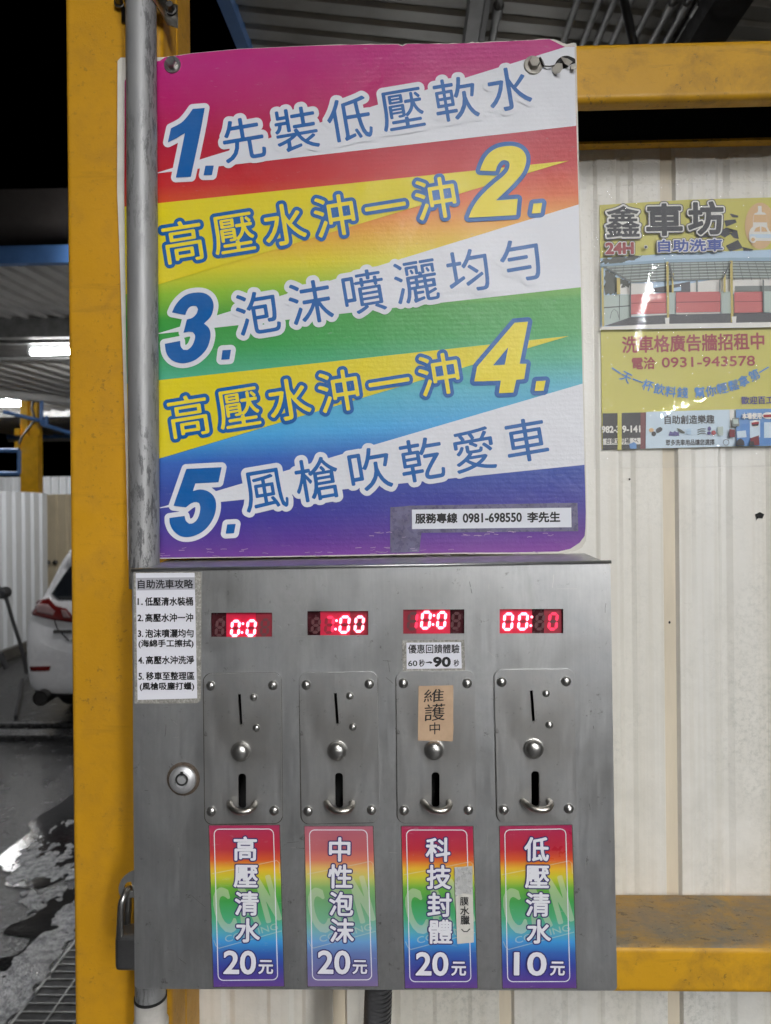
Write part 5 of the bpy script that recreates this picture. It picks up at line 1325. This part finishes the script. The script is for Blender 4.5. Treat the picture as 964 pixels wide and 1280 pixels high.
# photograph of the wash bays
def wig(pts, n=40, amp=2.2):
    out = []
    for a, b_ in zip(pts, list(pts[1:]) + [pts[0]]):
        for k in range(6): out.append(np.array(a) + (np.array(b_) - np.array(a)) * k / 6 + np.array([random.uniform(-amp, amp), random.uniform(-amp, amp)]) * (0 < k))
    return np.array(out)
RX = (XE - 740) * 4.304
roofstr = []
for i, yy in enumerate((78, 92, 108, 124, 140, 155)):
    roofstr.append(K2((80 + 26 * i, yy + 22 - i * 0.5), (400, yy + 6), (750, yy - 3), (RX, yy), (RX, yy + 4), (750, yy + 2.5), (400, yy + 11), (84 + 26 * i, yy + 27 - i * .5)))
seams = [K2((x, 74), (x + 2.5, 74), (x + 2.5 + (x - 420) * .06, 172), (x + (x - 420) * .06, 172)) for x in range(130, int(RX) - 10, 44)]
photo = [([K2((45, 55), (420, 30), (964, 8), (RX, 6), (RX, 398), (964, 402), (45, 428))], pSky),
         ([K2((530, 190), (760, 150), (RX, 150), (RX, 240), (530, 240)), K2((150, 190), (330, 190), (330, 250), (150, 250))], pW),
         ([wig(K2((48, 85), (60, 58), (150, 46), (270, 38), (230, 66), (120, 84))), wig(K2((70, 120), (130, 140), (150, 200), (120, 250), (72, 250))), wig(K2((140, 170), (196, 178), (200, 205), (165, 215)))], pTree),
         ([K2((322, 240), (330, 216), (440, 196), (528, 180), (530, 238))], pDk), ([K2((440, 215), (480, 208), (480, 230), (440, 234))], pSky),
         ([K2((560, 240), (560, 175), (570, 175), (570, 240)), K2((770, 234), (770, 205), (RX, 200), (RX, 232))], pGr),
         ([K2((48, 95), (400, 73), (750, 66), (RX, 72), (RX, 160), (720, 166), (440, 176), (212, 186))], pGr), (roofstr, pPale), (seams, pBeam),
         ([K2((46, 88), (400, 62), (750, 52), (RX, 50), (RX, 70), (750, 70), (400, 78), (48, 100))], pRoof),
         ([K2((64, 255), (206, 250), (210, 376), (64, 418))], pPale), ([K2((64, 318), (206, 308), (206, 313), (64, 325)), K2((146, 254), (150, 254), (150, 388), (146, 390))], pBeam),
         ([K2((208, 250), (400, 242), (402, 352), (208, 358)), K2((452, 238), (692, 234), (692, 344), (452, 348)), K2((766, 238), (924, 234), (927, 346), (766, 350))], pPink),
         ([K2((208, 296), (400, 290), (400, 293), (208, 299)), K2((452, 290), (692, 286), (692, 290), (452, 294)), K2((766, 288), (924, 285), (924, 288), (766, 291))], pDR),
         ([K2((414, 240), (448, 240), (448, 372), (416, 412)), K2((694, 232), (744, 236), (746, 382), (696, 348)), K2((925, 232), (RX, 236), (RX, 352), (928, 346))], pPale),
         ([K2((66, 420), (210, 372), (420, 356), (925, 350), (RX, 352), (RX, 398), (404, 412))], pDk), ([K2((208, 360), (402, 354), (402, 360), (208, 368)), K2((452, 350), (692, 346), (692, 352), (452, 357))], pW),
         ([K2((45, 424), (404, 408), (RX, 396), (RX, 424), (45, 440))], pW),
         ([K2((50, 105), (62, 105), (66, 420), (55, 424)), K2((400, 74), (413, 74), (416, 410), (404, 412)), K2((743, 68), (757, 68), (762, 398), (748, 400)), K2((430, 135), (440, 135), (440, 240), (430, 240)), K2((708, 140), (720, 140), (720, 238), (708, 238)), K2((134, 160), (152, 160), (152, 250), (134, 250))], pCol),
         ([K2((203, 184), (211, 184), (211, 372), (203, 372)), K2((684, 170), (692, 170), (692, 240), (684, 240)), K2((918, 170), (926, 170), (928, 346), (920, 346)), K2((50, 100), (60, 96), (212, 184), (208, 190)), K2((408, 84), (420, 84), (446, 176), (438, 178)), K2((750, 74), (744, 74), (700, 160), (708, 164))], pBeam),
         ([K2((393, 376), (417, 374), (415, 412), (396, 413)), K2((752, 369), (778, 367), (775, 404), (756, 405))], pW),
         (stroke(K2((98, 380), (105, 345), (120, 328), (138, 345), (146, 378)), .6), pDk)]
art('bay_photo', PP, photo, po, base=LAYER)
# lines of text
tx1 = letters([place('洗車格廣告牆招租中', 866.6, 428.6, box=(177, 20.5), rot=1.6)], .55, step=.25)[0]
tx2 = letters([place('電洽', 804.6, 454.0, box=(28.5, 14.6), rot=1.2)], .45, step=.22)[0] + letters([place('0931-943578', 885.6, 452.0, box=(116, 12.2), rot=1.2)], .30, step=.22)[0]
arc = []
for ch, cx, cy, ro in (('一', 131, 252, -33), ('天', 184, 284, -27), ('一', 246, 306, -20), ('杯', 301, 330, -16), ('飲', 363, 350, -11), ('料', 424, 364, -7), ('錢', 488, 369, -2), ('幫', 580, 368, 3), ('你', 641, 361, 8), ('輕', 701, 346, 12), ('鬆', 762, 330, 17), ('拿', 816, 307, 22), ('第', 874, 275, 27), ('一', 926, 247, 31)):
    c_ = K3((cx, cy))[0]; arc.append(place(ch, c_[0], c_[1], 14.2, rot=ro))
tx3 = letters(arc, .30, step=.22)[0]
c_ = K3((905, 408))[0]; tx4 = letters([place('歡迎百工百業', c_[0] - 0 - 1.5 + 8.5, c_[1] + .2, box=(61, 9.6), rot=1.0)], .18, step=.2)[0]
art('lettering', PP, [(tx1, pRed), (tx2, pRed), (tx3, pArc), (tx4, pVio)], po, base=LAYER)
# bottom strip of small pictures
strip_ = [([K4((58, 72), (292, 66), (290, 262), (58, 268))], pBk), ([K4((262, 67), (291, 66), (289, 262), (260, 263)), K4((735, 150), (812, 160), (812, 246), (738, 250))], pDR),
          ([K4((60, 208), (262, 204), (262, 238), (60, 241))], pW),
          (letters([place('982-3', *K4((101, 158))[0], box=(22, 8), rot=.8), place('9-141', *K4((212, 156))[0], box=(22, 8), rot=.8)], .45, step=.2)[0], pW),
          (letters([place('台東立可補', *K4((141, 220))[0], box=(30, 7), rot=.8)], .12, step=.18)[0] + stroke(circ(*K4((234, 212))[0], 2.0, 14), .7, True) + stroke([K4((240, 219))[0], K4((250, 228))[0]], .8), pBk),
          ([K4((138, 60), (160, 60), (160, 268), (138, 270))], pY), ([K4((200, 238), (226, 226), (240, 236), (240, 262), (206, 262))], pMB),
          ([K4((291, 64), (772, 50), (776, 250), (289, 261))], pLB), ([K4((740, 52), (776, 50), (778, 150), (742, 152))], pW),
          (letters([place('自助創造樂趣', *K4((525, 105))[0], box=(62, 10.6), rot=.8)], .22, step=.2)[0] + letters([place('眾多洗車用品讓您選擇', *K4((528, 228))[0], box=(61, 7.4), rot=.6)], .12, step=.18)[0], pBk),
          ([circ(*K4((320, 162))[0], 3.2, 14, 2.6)], pOr), ([circ(*K4((333, 182))[0], 2.9, 14), smooth_loop(K4((346, 158), (366, 146), (380, 152), (376, 166), (354, 178), (346, 172)), 60)], pBk),
          ([smooth_loop(K4((412, 192), (420, 168), (436, 174), (446, 166), (458, 174), (466, 168), (470, 192)), 30), circ(*K4((632, 154))[0], 2.2, 12, 2.8), circ(*K4((630, 178))[0], 2.4, 12, 2.2)], pVio),
          ([smooth_loop(K4((456, 150), (478, 158), (500, 172), (498, 180), (472, 172)), 60)] + stroke(K4((568, 162), (590, 154), (612, 156)), 1.0) + stroke(K4((568, 174), (590, 166), (612, 168)), 1.0) + stroke(K4((568, 186), (590, 178), (612, 180)), 1.0), pTree),
          ([circ(*K4((655, 176))[0], 3.0, 14)], pRed), ([K4((508, 156), (532, 152), (534, 184), (512, 184))], pSky), ([K4((675, 145), (706, 143), (706, 190), (677, 192))], pPale),
          (stroke(circ(*K4((722, 228))[0], 3.6, 16), .6, True), pDk),
          ([K4((774, 50), (RX, 44), (RX, 244), (778, 250))], pMB), ([K4((800, 130), (RX, 105), (RX, 240), (790, 240))], pArc), ([K4((850, 112), (905, 108), (905, 200), (850, 204)), K4((926, 120), (RX, 118), (RX, 200), (926, 204)), K4((780, 168), (828, 164), (832, 200), (782, 204))], pLB),
          ([circ(*K4((878, 128))[0], 4.6, 18)], pW), ([K4((858, 122), (898, 116), (898, 128), (860, 134))], pRed), ([K4((858, 132), (898, 128), (895, 138), (864, 141))], pNavy),
          ([circ(*K4((950, 84))[0], 8, 20, 4.2)], pW), ([K4((922, 80), (980, 76), (980, 92), (924, 94))], pRed), ([K4((852, 206), (898, 190), (902, 242), (852, 244)), K4((740, 156), (770, 160), (770, 200), (740, 200))], pDR),
          ([K4((754, 98), (790, 95), (794, 140), (756, 144))], pGr), ([K4((759, 104), (786, 102), (788, 128), (761, 130))], pPale), ([smooth_loop(K4((776, 246), (782, 218), (800, 206), (818, 222), (822, 246)), 60), K4((844, 246), (850, 222), (870, 222), (876, 246))], pBk),
          (letters([place('本場使用', *K4((860, 86))[0], box=(24, 7.4), rot=.8)], .3, step=.18)[0], pW)]
art('picture_strip', PP, strip_, po, base=LAYER * 2)
# clear film over the poster, wrinkled
tf = NT('clear_film')
for nd in list(tf.t.nodes):
    if nd.type == 'BSDF_PRINCIPLED': tf.t.nodes.remove(nd)
tr = tf.n('ShaderNodeBsdfTransparent'); gl = tf.n('ShaderNodeBsdfGlossy'); gl.inputs['Roughness'].default_value = 0.012; gl.inputs['Color'].default_value = (1, 1, 1, 1)
fz = tf.n('ShaderNodeFresnel'); fz.inputs['IOR'].default_value = 1.45; mx = tf.n('ShaderNodeMixShader')
nb = tf.bump(tf.ramp(tf.noise(330, 2, .6), [(0.52, 0.0), (0.70, 1.0)]), 0.30, 0.0006, tf.bump(tf.noise(90, 2, .5, (.15, 1, 1)), 0.05, 0.0006, tf.bump(tf.noise(11, 3, .5), 0.20, 0.003)))
tf.l(nb, gl.inputs['Normal']); tf.l(nb, fz.inputs['Normal']); tf.l(tf.math('MULTIPLY', fz.outputs[0], tf.ramp(tf.noise(75, 4, .7, (1, 1, .5)), [(0.47, 0.02), (0.62, 0.20)])), mx.inputs[0])
hz = tf.n('ShaderNodeBsdfDiffuse'); hz.inputs['Color'].default_value = (.9, .9, .88, 1); m2 = tf.n('ShaderNodeMixShader'); m2.inputs[0].default_value = 0.045; tf.l(tr.outputs[0], m2.inputs[1]); tf.l(hz.outputs[0], m2.inputs[2]); tf.l(m2.outputs[0], mx.inputs[1]); tf.l(gl.outputs[0], mx.inputs[2]); tf.l(mx.outputs[0], tf.t.nodes['Material Output'].inputs['Surface'])
film = P((738, 238), (742, 234), (800, 230), (964, 226), (XE + 22, 224), (XE + 24, 582), (742.6, 586))
fo_ = plate('clear_film', PP, [film], LAYER * 24, LAYER * 24 + .0001, tf.m, po)
